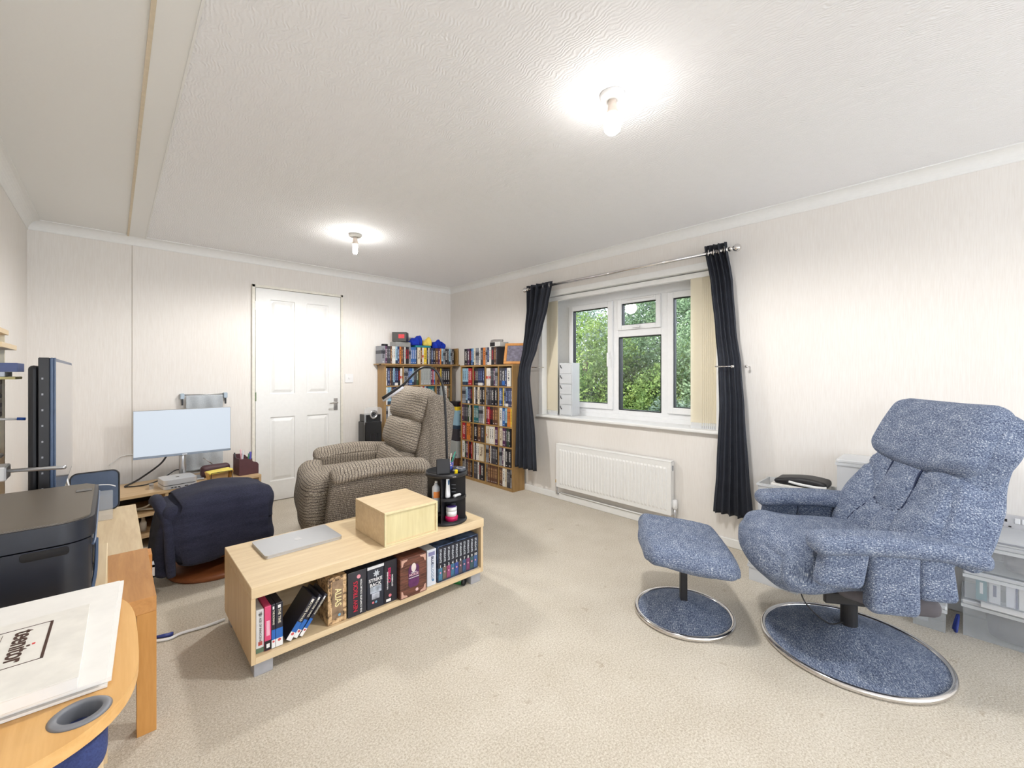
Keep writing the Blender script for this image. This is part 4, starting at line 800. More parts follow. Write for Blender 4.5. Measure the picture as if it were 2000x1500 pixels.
# ================================================================ BLUE RECLINER
def seamfn(lines, wdt, dep):
    L = [(Vector(a), Vector(b)) for pl in lines for a, b in zip(pl, pl[1:])]
    def f(x, v):
        p = Vector((x, v)); d = 9
        for a, b in L:
            ab = b-a; t_ = max(0, min(1, (p-a).dot(ab)/ab.length_squared)); d = min(d, (p-a-ab*t_).length)
        return dep*math.exp(-(d/wdt)**2)
    return f
rb = thing('recliner_chair', 'blue flecked fabric swivel recliner on a round base with chrome rim', 'armchair', (2.42, .34, 0), R(33.8))
bc0 = (-.053, .044)
def round_base(parent, c, r, hz):
    bm = lathe([(0, hz)]+[(r*.94*k_/14, hz*(1-(k_/14))**1.15+.021*(1-.2*(k_/14)**6)*(k_/14)+(.012*(1-k_/14))) for k_ in range(1, 15)]+[(r*.965, .016), (r*.965, .004)], 56, c=c)
    me = bpy.data.meshes.new('b'); bm.to_mesh(me); bm.free(); u = me.uv_layers.new(name='uv')
    for l in me.loops: co = me.vertices[l.vertex_index].co; u.data[l.index].uv = (co.x, co.y)
    o_ = obj('base_cover', me, 'blue', parent, smooth=True)
    obj('rim', tube([(c[0]+(r-.008)*math.cos(a), c[1]+(r-.008)*math.sin(a), .0125) for a in [2*PI*i/64 for i in range(64)]], .0115, 12, closed=True), 'chrome', parent, smooth=True); return o_
round_base(rb, bc0, .332, .10)
obj('pole', cyl(.031, .06, .24, bc0), 'black', rb, smooth=False)
ch = obj('tilt_mechanism', box(-.13, .05, -.12, .14, .225, .265, .01), 'black', rb); obj('side_rail', box(-.2, -.18, -.15, .2, .25, .30, .005), 'black', ch); obj('side_rail', box(.13, .15, -.15, .2, .25, .30, .005), 'black', ch)
def under(q, p): return (p.x-.025, p.y*1+(-.02), p.z+.275+.05*max(0, q.y))
obj('under_cover', pad(.40, .36, .07, (14, 14, 6), .03, under), plain(92, 88, 92, .9, name='dark_under_fabric'), rb)
def seat(q, p):
    fr_ = max(0, q.y); x = p.x*(1-.03*fr_*fr_)-.025; y = p.y+.135-.05*fr_*q.x*q.x*fr_
    z = p.z+.41; z += .022*(1-q.x*q.x)*(q.z > 0)*(1-.3*q.y*q.y)
    if q.z < 0: z -= .035*math.exp(-((q.y-.5)/.4)**2)
    z += -.018*fr_**3+.02*math.exp(-((q.y-.62)/.3)**2)*(q.z > 0)
    return (x, y, z)
obj('seat', pad(.53, .64, .155, (34, 40, 14), .072, seat, noise=.0018, seed=2), 'blue', rb)
lines = [[(-.11, .50), (-.088, .27), (-.04, .245), (.04, .245), (.088, .27), (.11, .50)], [(-.088, .27), (-.17, .08), (-.18, .0)], [(.088, .27), (.17, .08), (.18, 0)], [(0, .245), (0, 0)], [(-.11, .50), (-.3, .46)], [(.11, .50), (.3, .46)], [(-.088, .27), (-.2, .40), (-.3, .43)], [(.088, .27), (.2, .40), (.3, .43)]]
sf = seamfn(lines, .009, .016)
BW, BH, BTk = .60, .76, .15
def backfn(q, p):
    v = p.z+BH/2; k_ = v/BH
    wf = 1+.0*k_-.13*math.exp(-((k_-.60)/.13)**2)+.02*math.exp(-((k_-.18)/.2)**2)-.10*max(0, k_-.8)/.2*1
    wf *= 1-.10*max(0, .15-k_)/.15
    x = p.x*wf; y = p.y
    if q.y < 0: y += .09*max(0, .28-k_)/.28*(-q.y)
    if q.y > 0:
        y -= sf(x, v)*min(1, q.y*1.2); y += .045*abs(q.x)**2*math.exp(-((k_-.30)/.28)**2)*q.y; y += .028*math.exp(-((k_-.22)/.16)**2)*(1-q.x*q.x)+.018*math.exp(-(abs(x)/.09)**4)*math.exp(-((v-.38)/.10)**4)
        y += .012*math.sin(min(1, max(0, (abs(x)-.1)/.17))*PI)*math.exp(-((k_-.3)/.3)**2)
    th = R(24.5); yy_, zz_ = y, v
    return (x-.02, -.075+yy_*math.cos(th)-zz_*math.sin(th), .355+yy_*math.sin(th)+zz_*math.cos(th))
obj('backrest', pad(BW, BTk, BH, (60, 12, 72), .06, backfn, noise=.002, seed=4), 'blue', rb)
for pl in lines:
    pts = []
    for (xa, va), (xb, vb) in zip(pl, pl[1:]):
        for i in range(8):
            t_ = i/8; x = xa+(xb-xa)*t_; v = va+(vb-va)*t_; pts.append(backfn(Vector((x/(BW/2), .95, v/BH*2-1)), Vector((x, BTk/2, v-BH/2))))
    x, v = pl[-1]; pts.append(backfn(Vector((x/(BW/2), .95, v/BH*2-1)), Vector((x, BTk/2, v-BH/2))))
    if abs(pl[-1][0]) < .29: obj('seam', tube(pts, .0038, 6), plain(40, 50, 78, .9, name='dark_seam_thread'), rb, smooth=True)
def headfn(q, p):
    v = p.z; x = p.x*(1-.05*max(0, q.z))-.032; y = p.y+.066+.0; sag = .03*(1-q.x*q.x)*max(0, -q.z)
    v2 = .625+v-sag; y -= .022*max(0, q.z)**2
    th = R(24.5); return (x, -.075+y*math.cos(th)-v2*math.sin(th), .355+y*math.sin(th)+v2*math.cos(th))
obj('headrest', pad(.57, .115, .29, (40, 12, 26), .055, headfn, noise=.002, seed=8), 'blue', rb)
def back_piece(side):
    def fn(q, p):
        v = p.z+.395; x = p.x+side*.288-.02; k_ = v/.7; x -= side*(.05*math.exp(-((k_-.72)/.22)**2)+.07*max(0, min(1, (k_-.6)/.28))); th = R(24.5); y = p.y-.02
        return (x, -.075+y*math.cos(th)-v*math.sin(th), .355+y*math.sin(th)+v*math.cos(th))
    return fn
for s_ in (-1, 1): obj('side_bolster', pad(.07, .17, .46, (8, 14, 36), .033, back_piece(s_), noise=.001, seed=11), 'blue', rb)
def arm(s_, xc):
    def top(q, p):
        y = p.y+.027; z = p.z+.578; z += .012*math.cos(q.y*1.4)-.022*max(0, q.y-.55)-.035*max(0, -q.y-.45)
        return (p.x*(1-.25*max(0, -q.y-.3)-.05*max(0, q.y-.6))+xc+s_*0, y, z-.030)
    a_ = obj('armrest', pad(.135, .56, .072, (14, 44, 10), .034, top, noise=.001, seed=5), 'blue', rb)
    f1 = lambda q, p: (p.x*.75+xc+s_*.004, p.y+.20-.18*(p.z-.02), p.z+.468)
    obj('front_panel', pad(.075, .16, .165, (8, 14, 16), .026, f1, seed=1), 'blue', a_)
    f2 = lambda q, p: (p.x*.8+xc+s_*.002, p.y+.040+.0*(p.z), p.z+.425)
    obj('side_panel', pad(.085, .165, .245, (8, 14, 22), .028, f2, noise=.001, seed=1), 'blue', a_)
    f3 = lambda q, p: (p.x+xc-s_*.004, p.y-.095+.12*(p.z)*(1 if p.y < 0 else .2), p.z+.452)
    obj('rear_panel', pad(.07, .12, .175, (8, 12, 16), .026, f3, seed=1), 'blue', a_)
arm(-1, -.33); arm(1, .285)
kb = obj('recline_knob', (lambda bm: (bm.transform(Matrix.Translation((-.20, .335, .315)) @ Matrix.Rotation(R(70), 4, 'X')), bm)[-1])(lathe([(0, -.012), (.026, -.012), (.028, 0), (.026, .012), (0, .010)], 24)), 'black', rb, smooth=True); obj('knob_hub', sphere(.008, (-.20, .325, .318)), 'steel', kb, smooth=True)
obj('power_lead', tube([(-.12, .27, .32), (-.14, .25, .22), (-.13, .16, .135), (-.08, .08, .12)], .003, 6, smoothn=6), 'black', rb, smooth=True)

# footstool ---------------------------------------------------
fs = thing('footstool', 'blue flecked fabric footstool with chrome-rimmed round base', 'footstool', (2.074, .96, 0), R(33.8))
round_base(fs, (0, 0), .232, .072); obj('pole', box(-.021, .021, -.016, .016, .05, .30, .003), 'black', fs)
def stoolfn(q, p):
    rr = q.x*q.x+q.y*q.y; z = p.z+.338+.115*p.y
    if q.z < 0: z += .026*min(1, rr)*(-q.z)
    else: z += .016*(1-q.x*q.x)*(1-q.y*q.y)
    k_ = 1-.07*abs(q.x*q.y)**1.5
    z -= (.011*math.exp(-((p.x+.10-.03*math.cos(p.y*9))/.010)**2)+.010*math.exp(-((p.x-.13)/.010)**2)*math.exp(-(p.y/.12)**2))*(q.z > 0)
    return (p.x*k_, p.y*k_, z)
obj('cushion', pad(.56, .43, .115, (50, 40, 12), .054, stoolfn, noise=.0022, seed=3), 'blue', fs)

# ================================================================ TAUPE RECLINER
tr_ = thing('recliner_armchair', 'taupe striped cord riser recliner between the door and the media bench', 'armchair', (1.31, 2.97, 0), R(78.46))
obj('base_body', box(-.36, .36, -.34, .22, .03, .36, .02), plain(70, 62, 58, .9, name='dark_base_cloth'), tr_)
def sidep(s_):
    def fn(q, p):
        z = p.z+.305; y = p.y-.02; y += -.02*max(0, q.y)*max(0, q.z)+.014*math.cos(q.z*1.5)*max(0, q.y)
        return (p.x+s_*.40, y, z)
    return fn
for s_ in (-1, 1): obj('side_panel', pad(.09, .62, .54, (8, 40, 34), .035, sidep(s_), swap=False, noise=.0015, seed=3), 'cordgrid', tr_)
def armtop(s_):
    def fn(q, p):
        y = p.y-.035; p = Vector((p.x, p.y, p.z*.8)); z = p.z+.585; z += .03*math.cos(q.y*1.5)-.02+.012*math.cos(q.x*1.4)*(q.z > 0); z -= .02*max(0, abs(q.x)-.4)*(q.z > 0)
        if q.z < 0: z -= .012*abs(math.sin(p.y*60))*0
        return (p.x*(1+.06*math.sin(p.y*9))+s_*.395, y, z)
    return fn
for s_ in (-1, 1):
    a_ = obj('armrest_pad', pad(.19, .62, .10, (20, 46, 12), .045, armtop(s_), noise=.002, seed=6, swap=True), 'cord', tr_)
    # inner hanging skirt of the pad
    obj('inner_skirt', pad(.035, .55, .16, (6, 34, 12), .016, (lambda s_: lambda q, p: (p.x+s_*.305, p.y-.03, p.z+.50))(s_), swap=True, noise=.001), 'cord', a_)
def seatf(q, p):
    z = p.z+.44; z += .03*(1-q.x*q.x)*(q.z > 0); return (p.x, p.y+.02, z)
obj('seat', pad(.60, .62, .14, (24, 26, 10), .05, seatf, noise=.003), 'cord', tr_)
def footf(q, p):
    v = (p.z+.22)/.44; y = p.y+.295+.055*math.sin(min(1, max(0, v))*PI*.9)+.015*math.sin(v*7)*0; y += .012*math.exp(-((v-.35)/.05)**2)*-1
    z = p.z+.315; 
    if q.z > .6: z += .012
    return (p.x*(1+.035*math.sin(v*9)), y-(.03*abs(q.x)**3), z)
obj('footrest', pad(.66, .16, .46, (30, 10, 44), .06, footf, noise=.004, seed=5), 'cord', tr_)
def shell(q, p):
    v = p.z+.36; th = R(15); y = p.y; return (p.x*(1-.06*max(0, q.z)), -.40+y*math.cos(th)-v*math.sin(th)*.55, .30+y*math.sin(th)+v*math.cos(th))
obj('back_shell', pad(.70, .20, .74, (30, 14, 40), .06, shell, noise=.002, seed=9), 'cordgrid', tr_)
def cush(vc, hh, yo, wf):
    def fn(q, p):
        th = R(17); v = vc+p.z; bulge = .028*math.cos(q.z*1.45)*math.cos(q.x*1.2)*max(0, q.y)
        y = p.y+.10+yo+bulge-.012*math.exp(-(p.x/.03)**2)*math.cos(q.z*1.5)*(vc < .5 and q.y > 0); zz_ = v
        return (p.x*wf*(1-.05*abs(q.z)**3), -.355+y*math.cos(th)-(zz_)*math.sin(th)*.85, .36+y*math.sin(th)+zz_*math.cos(th))
    return fn
obj('lumbar_cushion', pad(.60, .17, .25, (34, 12, 22), .07, cush(.14, .26, .035, 1), noise=.003, seed=1), 'cord', tr_)
obj('back_cushion', pad(.60, .17, .27, (34, 12, 24), .075, cush(.36, .26, .04, 1.0), noise=.003, seed=2), 'cord', tr_)
obj('head_cushion', pad(.62, .18, .28, (36, 12, 26), .08, cush(.585, .26, .03, 1.0), noise=.003, seed=3), 'cord', tr_)
for s_ in (-1, 1):
    obj('back_wing', pad(.10, .16, .66, (8, 12, 40), .04, (lambda s_: lambda q, p: (p.x+s_*.315, -.34+(p.y+.03)*math.cos(R(16))-(p.z+.37)*math.sin(R(16))*.8, .36+(p.y+.03)*math.sin(R(16))+(p.z+.37)*math.cos(R(16))))(s_), noise=.002), 'cordgrid', tr_)

# black tower --------------------------------------------------
tw = thing('tower_speaker', 'tall black tower with a silver ring and clear acrylic rim beside the corner bookcase', 'speaker', (1.955, 4.16, 0))
obj('cabinet', box(-.09, .09, 0, .17, .012, .70, .006), 'blackg', tw); obj('upper_block', box(-.08, .08, .004, .16, .70, .775, .004), 'blackg', tw); obj('foot_plate', box(-.11, .11, -.01, .19, 0, .012, .003), 'black', tw)
obj('grille', (lambda bm: [box(-.04+.016*i, -.03+.016*i, -.003, .001, .12, .58, bm=bm) for i in range(6)] and bm)(bmesh.new()), 'black', tw)
XM = Matrix.Rotation(R(90), 4, 'X')
bm = prism([(-.095, .68), (.095, .68), (.095, .83), (.07, .85), (0, .856), (-.07, .85), (-.095, .83)], -.012, -.006, xf=XM); obj('acrylic_rim', bm, 'clear', tw)
rg = obj('silver_ring', mapped(lathe([(.024, 0), (.043, 0), (.045, .006), (.04, .012), (.026, .012), (.024, 0)], 32), lambda p: (p.x, .004-p.z, p.y+.775)), 'steel', tw, smooth=True); obj('driver_cone', mapped(cyl(.024, 0, .006, seg=24), lambda p: (p.x, .004-p.z, p.y+.775)), 'black', rg)
obj('ring_studs', (lambda bm: [sphere(.0035, (.017*math.cos(a), -.004, .775+.017*math.sin(a)), bm=bm, u=8, v=6) for a in [i*PI/3 for i in range(6)]] and bm)(bmesh.new()), 'steel', rg)

# ================================================================ NAVY-COVERED STOOL
ns = thing('swivel_stool', 'swivel stool with dark beech ring base hidden under a navy throw', 'stool', (.47, 3.2, 0))
obj('base_ring', lathe([(0, .006), (.16, .006), (.235, 0), (.245, .012), (.24, .032), (.19, .04), (.05, .05), (0, .05)], 48), 'beech', ns, smooth=True); obj('column', cyl(.03, .05, .14), 'black', ns)
obj('seat_frame', box(-.18, .2, -.14, .14, .09, .16, .01), 'beech', ns); obj('seat_pad', box(-.2, .2, -.16, .16, .16, .22, .02), 'navycloth', ns)
def throw(q, p):
    x, y, z = p; z += .318; x *= 1.0
    z += .012*math.cos(q.x*1.5)*(q.z > 0)-.02*q.x*q.x*(q.z > 0)+.008*math.sin(p.x*14+1)*(q.z > 0)
    if q.z < 0: z += .012*math.sin(p.x*17)+.02*(q.x > .3)
    lowk = max(0, -q.z); y += (.014*math.sin(p.x*21+2)+.008*math.sin(p.x*43))*(.3+.7*lowk)*(1 if q.y < 0 else .5); y += -.02*lowk*(q.y < 0)*1.0
    x += .02*math.sin(z*15)*(abs(q.x) > .8)-.03*max(0, q.x-.6)*lowk
    return (x, y, z)
th_ = thing('navy_throw', 'thick navy fleece throw draped over the swivel stool in front of the monitor', 'throw', (.475, 3.14, 0), R(3))
obj('drape', pad(.56, .42, .39, (60, 34, 40), .10, throw, noise=.004, seed=12), 'throw', th_)
def fold(q, p):
    z = p.z+.27; return (p.x-.262-.02*math.sin(z*9), p.y*(1-.2*(1-z/.5))+.0+.02*math.sin(z*12), z)
obj('side_fold', pad(.085, .34, .40, (12, 24, 30), .04, fold, noise=.004, seed=2), 'throw', th_)
obj('rolled_edge', (lambda bm: bm)(tube([(-.285, .12, .455), (-.29, .02, .47), (-.285, -.09, .45), (-.265, -.17, .37), (-.262, -.195, .22), (-.255, -.19, .10)], [.035, .02], 12, smoothn=5)), 'throw', th_, smooth=True)

# ================================================================ LOW DESK AND ITS THINGS
dk = thing('low_desk', 'low light oak desk unit against the back wall carrying the monitor', 'desk', (.883, 3.925, 0), R(187)); DH = .375
# local: +x runs to the left along the wall, +y towards the camera (negative = to the wall)
obj('top', box(0, 1.26, -.455, 0, DH-.02, DH, .001), 'desk', dk)
for x in (0.0, .60, 1.242): obj('side_panel', box(x, x+.018, -.45, -.004, 0, DH-.02), 'desk', dk)
obj('middle_shelf', box(.618, 1.242, -.42, -.012, .215, .23), 'desk', dk); obj('bottom_shelf', box(.018, 1.242, -.44, -.008, .07, .088), 'desk', dk); obj('back_panel', box(.018, 1.242, -.448, -.442, .02, DH-.02), plain(70, 58, 46, .7, name='dark_back_panel'), dk)
DM = Matrix.Translation((.883, 3.925, 0)) @ Matrix.Rotation(R(187), 4, 'Z')
bt = thing('glue_bottle', 'white nozzle bottle standing on the bottom shelf of the low desk', 'bottle', (.155, 3.96, .0885)); obj('body', lathe([(0, 0), (.018, 0), (.019, .06), (.012, .075), (.007, .105), (0, .11)], 18), plain(214, 208, 196, .4, name='ivory_plastic'), bt, smooth=True)
tag(obj('coiled_cable', tube([(.10, 3.98, .245), (.16, 3.93, .262), (.22, 3.90, .30), (.29, 3.93, .30), (.33, 3.95, .27), (.26, 3.91, .245), (.18, 3.93, .245)], .006, 8, closed=True, smoothn=6), plain(206, 198, 180, .5, name='ivory_cable'), smooth=True), 'ivory cable coiled on the middle shelf of the low desk', 'cable')
tag(obj('cable_tangle', tube([(-.03, 3.90, .235), (.02, 3.88, .25), (.05, 3.93, .24), (.0, 3.95, .262), (.06, 3.9, .237), (.09, 3.96, .24)], .004, 6, smoothn=5), 'black', smooth=True), 'black cables tangled on the desk shelf behind the birch cabinet', 'cable')
mo = thing('monitor', 'wide silver monitor glowing pale blue on the low desk', 'monitor', (.40, 4.07, DH+.0005)); MW, M0, M1 = .592, .202, .552
obj('screen_housing', box(-MW/2, MW/2, .004, .024, M0, M1, .003), 'alu', mo); obj('screen', box(-MW/2+.003, MW/2-.003, .001, .005, M0+.018, M1-.003), 'screen', mo); obj('chin_bar', box(-MW/2, MW/2, -.001, .006, M0, M0+.016, .001), plain(132, 142, 154, .35, .4, name='chin_silver'), mo); obj('brand_mark', box(-.016, .014, -.0025, -.0008, M0+.004, M0+.010), 'white', mo)
obj('stand_column', tube([(-.01, .04, .012), (-.01, .04, .30)], .022, 20), 'alu', mo, smooth=True); obj('stand_foot', box(-.13, .12, -.03, .14, 0, .012, .004), 'alu', mo); obj('arm_block', box(-.05, .03, .02, .05, .27, .34, .004), 'alu', mo)
mp = thing('mini_computer', 'silver mini computer stacked on a matching silver dock in front of the monitor', 'computer', (.345, 3.955, DH+.0005), R(8)); rr_ = rrect(.197, .197, .03)
obj('dock', prism(rr_, .002, .026), 'alu2', mp); obj('gap_ring', prism(rrect(.185, .185, .028), 0, .032), 'black', mp); obj('computer_body', prism(rr_, .031, .066), 'alu2', mp); obj('top_emblem', prism(apple(.022), .0659, .0664), 'black', mp)
obj('front_ports', (lambda bm: [box(x, x+w_, -.0995, -.098, .009, .015, bm=bm) for x, w_ in ((-.06, .014), (-.04, .014), (-.02, .014), (.02, .02), (.055, .01))] and bm)(bmesh.new()), 'black', mp)
obj('usb_lead', tube([(-.01, -.1, .012), (-.012, -.125, .006), (-.03, -.15, .004)], .002, 6, smoothn=4), 'black', mp)
bk = thing('metal_bracket', 'small bent metal stand left of the mini computer', 'bracket', (.20, 3.98, DH)); obj('strip', (lambda bm: (box(-.012, .012, -.03, -.027, 0, .03, bm=bm), box(-.012, .012, -.03, .03, .028, .031, bm=bm), bm)[-1])(bmesh.new()), 'steel', bk)
for pts, lab, rr in (([(.30, 4.09, .60), (.26, 4.13, .52), (.14, 4.16, .42), (.06, 4.14, .383)], 'black cable sagging from the monitor to the desk left end', .0065), ([(.06, 4.13, .383), (.16, 4.10, .383), (.25, 4.12, .40), (.34, 4.14, .452), (.37, 4.16, .455)], 'black cable running along the desk behind the mini computer', .0045)):
    tag(obj('monitor_cable', tube(pts, rr, 8, smoothn=6), 'black', smooth=True), lab, 'cable')
tag(obj('wall_cable', tube([(-.02, 4.445, .50), (.05, 4.447, .56), (.15, 4.447, .57), (.24, 4.447, .62), (.28, 4.44, .66)], .003, 6, smoothn=5), 'gloss', smooth=True), 'thin white cable tacked along the wall below the monitor', 'cable')
# stationery
nh = thing('note_tray', 'wooden napkin-style holder stuffed with yellow paper notes on the low desk', 'paper holder', (.598, 3.93, DH+.0005), R(7))
def trayfn(p): return p
obj('front_board', prism([(-.062, 0), (.062, 0), (.068, .065), (-.068, .065)], -.028, -.022, xf=XM), plain(214, 180, 128, .5, name='kraft_board'), nh)
bm = bmesh.new(); a = [bm.verts.new(v) for v in ((-.066, -.03, .0), (.066, -.03, 0), (.066, .045, 0), (-.066, .045, 0), (-.082, -.05, .07), (.082, -.05, .07), (.082, .06, .07), (-.082, .06, .07))]
for f in ((0, 1, 2, 3), (1, 2, 6, 5), (2, 3, 7, 6), (3, 0, 4, 7)): bm.faces.new([a[i] for i in f])
o_ = obj('paper_basket', bm, plain(222, 176, 96, .6, name='tan_paper'), nh); o_.modifiers.new('t', 'SOLIDIFY').thickness = .002
obj('yellow_notes', mapped(pad(.16, .10, .02, (16, 10, 4), .006) and box(-.078, .078, -.046, .056, .064, .078, .003), lambda p: (p.x, p.y, p.z+.006*math.sin(p.x*30))), plain(244, 222, 104, .6, name='yellow_notepaper'), nh)
obj('wire_frame', tube([(-.07, -.054, .0), (-.066, -.056, .066), (-.05, -.057, .073), (.05, -.057, .073), (.066, -.056, .066), (.07, -.054, 0)], .0022, 6, smoothn=3), 'black', nh)
bw = thing('leather_case', 'dark brown rounded case behind the yellow notes on the low desk', 'case', (.60, 4.12, DH+.0005), R(5)); obj('body', mapped(pad(.20, .06, .09, (16, 8, 10), .028), lambda p: p) if False else pad(.20, .07, .095, (16, 8, 10), .03, lambda q, p: (p.x, p.y, p.z+.0475)), plain(76, 48, 54, .5, name='brown_leather'), bw)
tag(obj('metal_pen', tube([(-.03, 0, 0), (.03, .0, -.055)], .004, 8), 'steel', None, (.555, 4.15, DH+.150), smooth=True), 'silver pen sticking up behind the brown leather case', 'pen')
po = thing('pen_organiser', 'dark brown leather desk organiser with curved sides full of pens', 'organiser', (.80, 4.06, DH+.0005), R(7)); LM = plain(92, 58, 62, .45, name='brown_leather_board')
sidep_ = [(0, 0), (.135, 0), (.135, .085), (.125, .10), (.11, .108), (.095, .112), (.082, .125), (.072, .14), (.045, .148), (0, .15)]
for y in (-.072, .066):
    obj('side_wall', prism([(-.07+x, z) for x, z in ([(0, 0), (.14, 0), (.14, .075), (.128, .092), (.10, .102), (.085, .12), (.06, .13), (0, .132)] if y < 0 else [(0, 0), (.14, 0), (.14, .10), (.12, .118), (.10, .122), (.085, .14), (.06, .155), (0, .16)])], -y-.006, -y, xf=XM), LM, po)
obj('end_wall', box(-.07, -.064, -.066, .066, 0, .135), LM, po); obj('partition', box(0.0, .006, -.066, .066, 0, .115), LM, po); obj('end_wall', box(.064, .07, -.066, .066, 0, .075), LM, po); obj('floor', box(-.064, .064, -.066, .066, 0, .006), LM, po)
for x, y, hz, lean, c, lab in ((-.045, -.03, .185, 5, (196, 196, 204), 'silver pen at the front of the brown organiser'), (-.02, .02, .19, -4, (220, 170, 180), 'pink pen in the middle of the brown organiser'), (.0 - .012, -.04, .16, 8, (40, 110, 80), 'green pen in the brown organiser'), (.025, .0, .165, 3, (60, 56, 150), 'purple-blue marker in the brown organiser'), (.045, .03, .15, -6, (214, 216, 220), 'white pen at the right of the brown organiser'), (-.05, .03, .17, -8, (40, 40, 44), 'black scissor handle in the brown organiser')):
    Mx = Matrix.Translation((.80, 4.06, DH+.0075)) @ Matrix.Rotation(R(7), 4, 'Z') @ Matrix.Translation((x, y, 0)) @ Matrix.Rotation(R(lean), 4, 'Y')
    bm = tube([(0, 0, .006), (0, 0, hz)], .0055 if 'marker' not in lab else .009, 10); bm.transform(Mx); tag(obj('pen', bm, plain(*c, .35, name='pen_%d_%d' % (c[0], c[1])), smooth=True), lab, 'pen')
# wall rail with cloth
wr = thing('wall_rail', 'slim steel wall rail with clip ends above the monitor', 'rail', (.567, YB, 1.02)); obj('bar', tube([(-.145, -.03, 0), (.145, -.03, 0)], .004, 10), 'steel', wr, smooth=True)
for s_ in (-1, 1): c_ = obj('end_clip', box(s_*.15-.014, s_*.15+.014, -.045, 0, -.035, .012, .004), plain(170, 186, 200, .35, name='pale_blue_grey_plastic'), wr); obj('clip_tip', box(s_*.15-.006, s_*.15+.006, -.04, -.03, -.085, -.035, .002), 'black', c_)
def clothf(p): return (p.x, p.y+.006*math.sin(p.x*60+p.z*3)+.004*math.sin(p.z*20), p.z)
bm = bmesh.new(); bmesh.ops.create_grid(bm, x_segments=40, y_segments=50, size=.5); 
for v in bm.verts: x, y = v.co.x, v.co.y; v.co = Vector((.567+x*.255, 4.408+.006*math.sin(x*16+y*4)+.003*math.sin(y*25), .70+y*.63))
o_ = obj('hanging_cloth', bm, 'greycloth', smooth=True); o_.modifiers.new('t', 'SOLIDIFY').thickness = .004; tag(o_, 'pale grey cloth hanging from the wall rail behind the monitor', 'cloth')

# ================================================================ LEFT SIDE
def lowtable(name, label, x0, x1, y0, y1, h, mt, ml, leg=.05, top=.05):
    t_ = thing(name, label, 'table', (x0, y0, 0)); W, D = x1-x0, y1-y0
    obj('top', box(0, W, 0, D, h-top, h, .0015), mt, t_)
    for a, b_ in ((0, 0), (W-leg, 0), (0, D-leg), (W-leg, D-leg)): obj('leg', box(a, a+leg, b_, b_+leg, 0, h-top, .001), ml, t_)
    return t_
lowtable('side_table', 'square warm oak side table with thick legs behind the printer table', -.405, .107, 1.862, 2.402, .452, 'orange', 'orangeZ')
lowtable('printer_table', 'birch table carrying the printer and the lap tray', -.42, -.012, 1.0, 1.855, .665, 'birchY', 'birchZ')
bcab = thing('birch_cabinet', 'low birch cabinet between the oak side table and the low desk', 'cabinet', (-.42, 2.408, 0)); obj('body', box(0, .515, 0, .85, .0, .45, .0015), 'birchY', bcab)
dr = obj('drawer_front', box(.527, .545, .02, .11, .16, .41, .001), 'pine', bcab); obj('drawer_runner', box(.515, .53, .05, .08, .2, .24), 'steel', dr)
bm = bmesh.new(); box(.545, .558, .105, .115, .275, .33, bm=bm); box(.545, .558, .165, .175, .275, .33, bm=bm); box(.545, .558, .105, .175, .322, .33, bm=bm); box(.545, .558, .105, .175, .275, .283, bm=bm); box(.515, .546, .1, .18, .27, .335, bm=bm); obj('square_handle', bm, 'steel', dr)
# printer
pr_ = thing('printer', 'black all-in-one printer on the birch table at the left edge', 'printer', (-.032, 1.40, .6655)); PW, PD, PH = .40, .46, .195
ol = [(-PW, 0)]+[(-.06+.06*math.sin(R(90*i/10)), .06-.06*math.cos(R(90*i/10))) for i in range(11)]+[(0, PD-.03), (-.02, PD), (-PW, PD)]
lo = [(min(x, -.006), min(max(y, 0), PD-.004)) for x, y in ol]
smoothmesh(obj('body', prism(lo, 0, .143), 'printer', pr_)); smoothmesh(obj('upper_unit', prism(ol, .146, PH-.004), 'printer', pr_)); obj('scanner_lid', prism([(x-.008 if x > -.39 else x, y+.006 if y < .2 else y-.006) for x, y in ol], PH-.004, PH), 'lid', pr_)
obj('lid_catch', box(-.045, -.012, PD-.13, PD-.1, PH-.001, PH+.0015), 'blackg', pr_)
obj('front_grip', prism(rrect(.075, .018, .007, cx=-.078, cy=.132), -.001, .003, xf=XM), 'blackg', pr_)
obj('side_trim', tube([(-.004, .03, .125), (.0, .07, .135), (.001, PD-.05, .175)], .003, 6, smoothn=4), 'navyp', pr_); obj('side_trim', tube([(-.006, .03, .01), (.0, .1, .04), (.0, .2, .09)], .004, 6, smoothn=4), 'navyp', pr_); obj('side_recess', box(-.0085, -.004, .12, PD-.06, .03, .115, .002), 'blackg', pr_)
# lap tray
lt = thing('lap_tray', 'oval oak lap tray with a grey cup ring resting on a navy cushion', 'tray', (-.20, 1.0, .6655))
def sup(rx, ry, n_, N_=72, hole=None):
    return [(rx*math.copysign(abs(math.cos(a))**(2/n_), math.cos(a)), ry*math.copysign(abs(math.sin(a))**(2/n_), math.sin(a))) for a in [2*PI*i/N_ for i in range(N_)]]
bm = prism(sup(.232, .262, 3.4), .057, .075)
hx, hy = .168, -.182
hole = cyl(.0235, 0.0, .2, (hx, hy), 32); hm = bpy.data.meshes.new('h'); hole.to_mesh(hm); hole.free()
tb_ = obj('tray_board', bm, 'tray', lt)
ho = bpy.data.objects.new('h', hm); C.objects.link(ho); ho.location = lt.location; md = tb_.modifiers.new('b', 'BOOLEAN'); md.object = ho; md.operation = 'DIFFERENCE'; bpy.context.view_layer.update()
ev = tb_.evaluated_get(bpy.context.evaluated_depsgraph_get()); nm_ = bpy.data.meshes.new_from_object(ev); tb_.modifiers.clear(); tb_.data = nm_; bpy.data.objects.remove(ho)
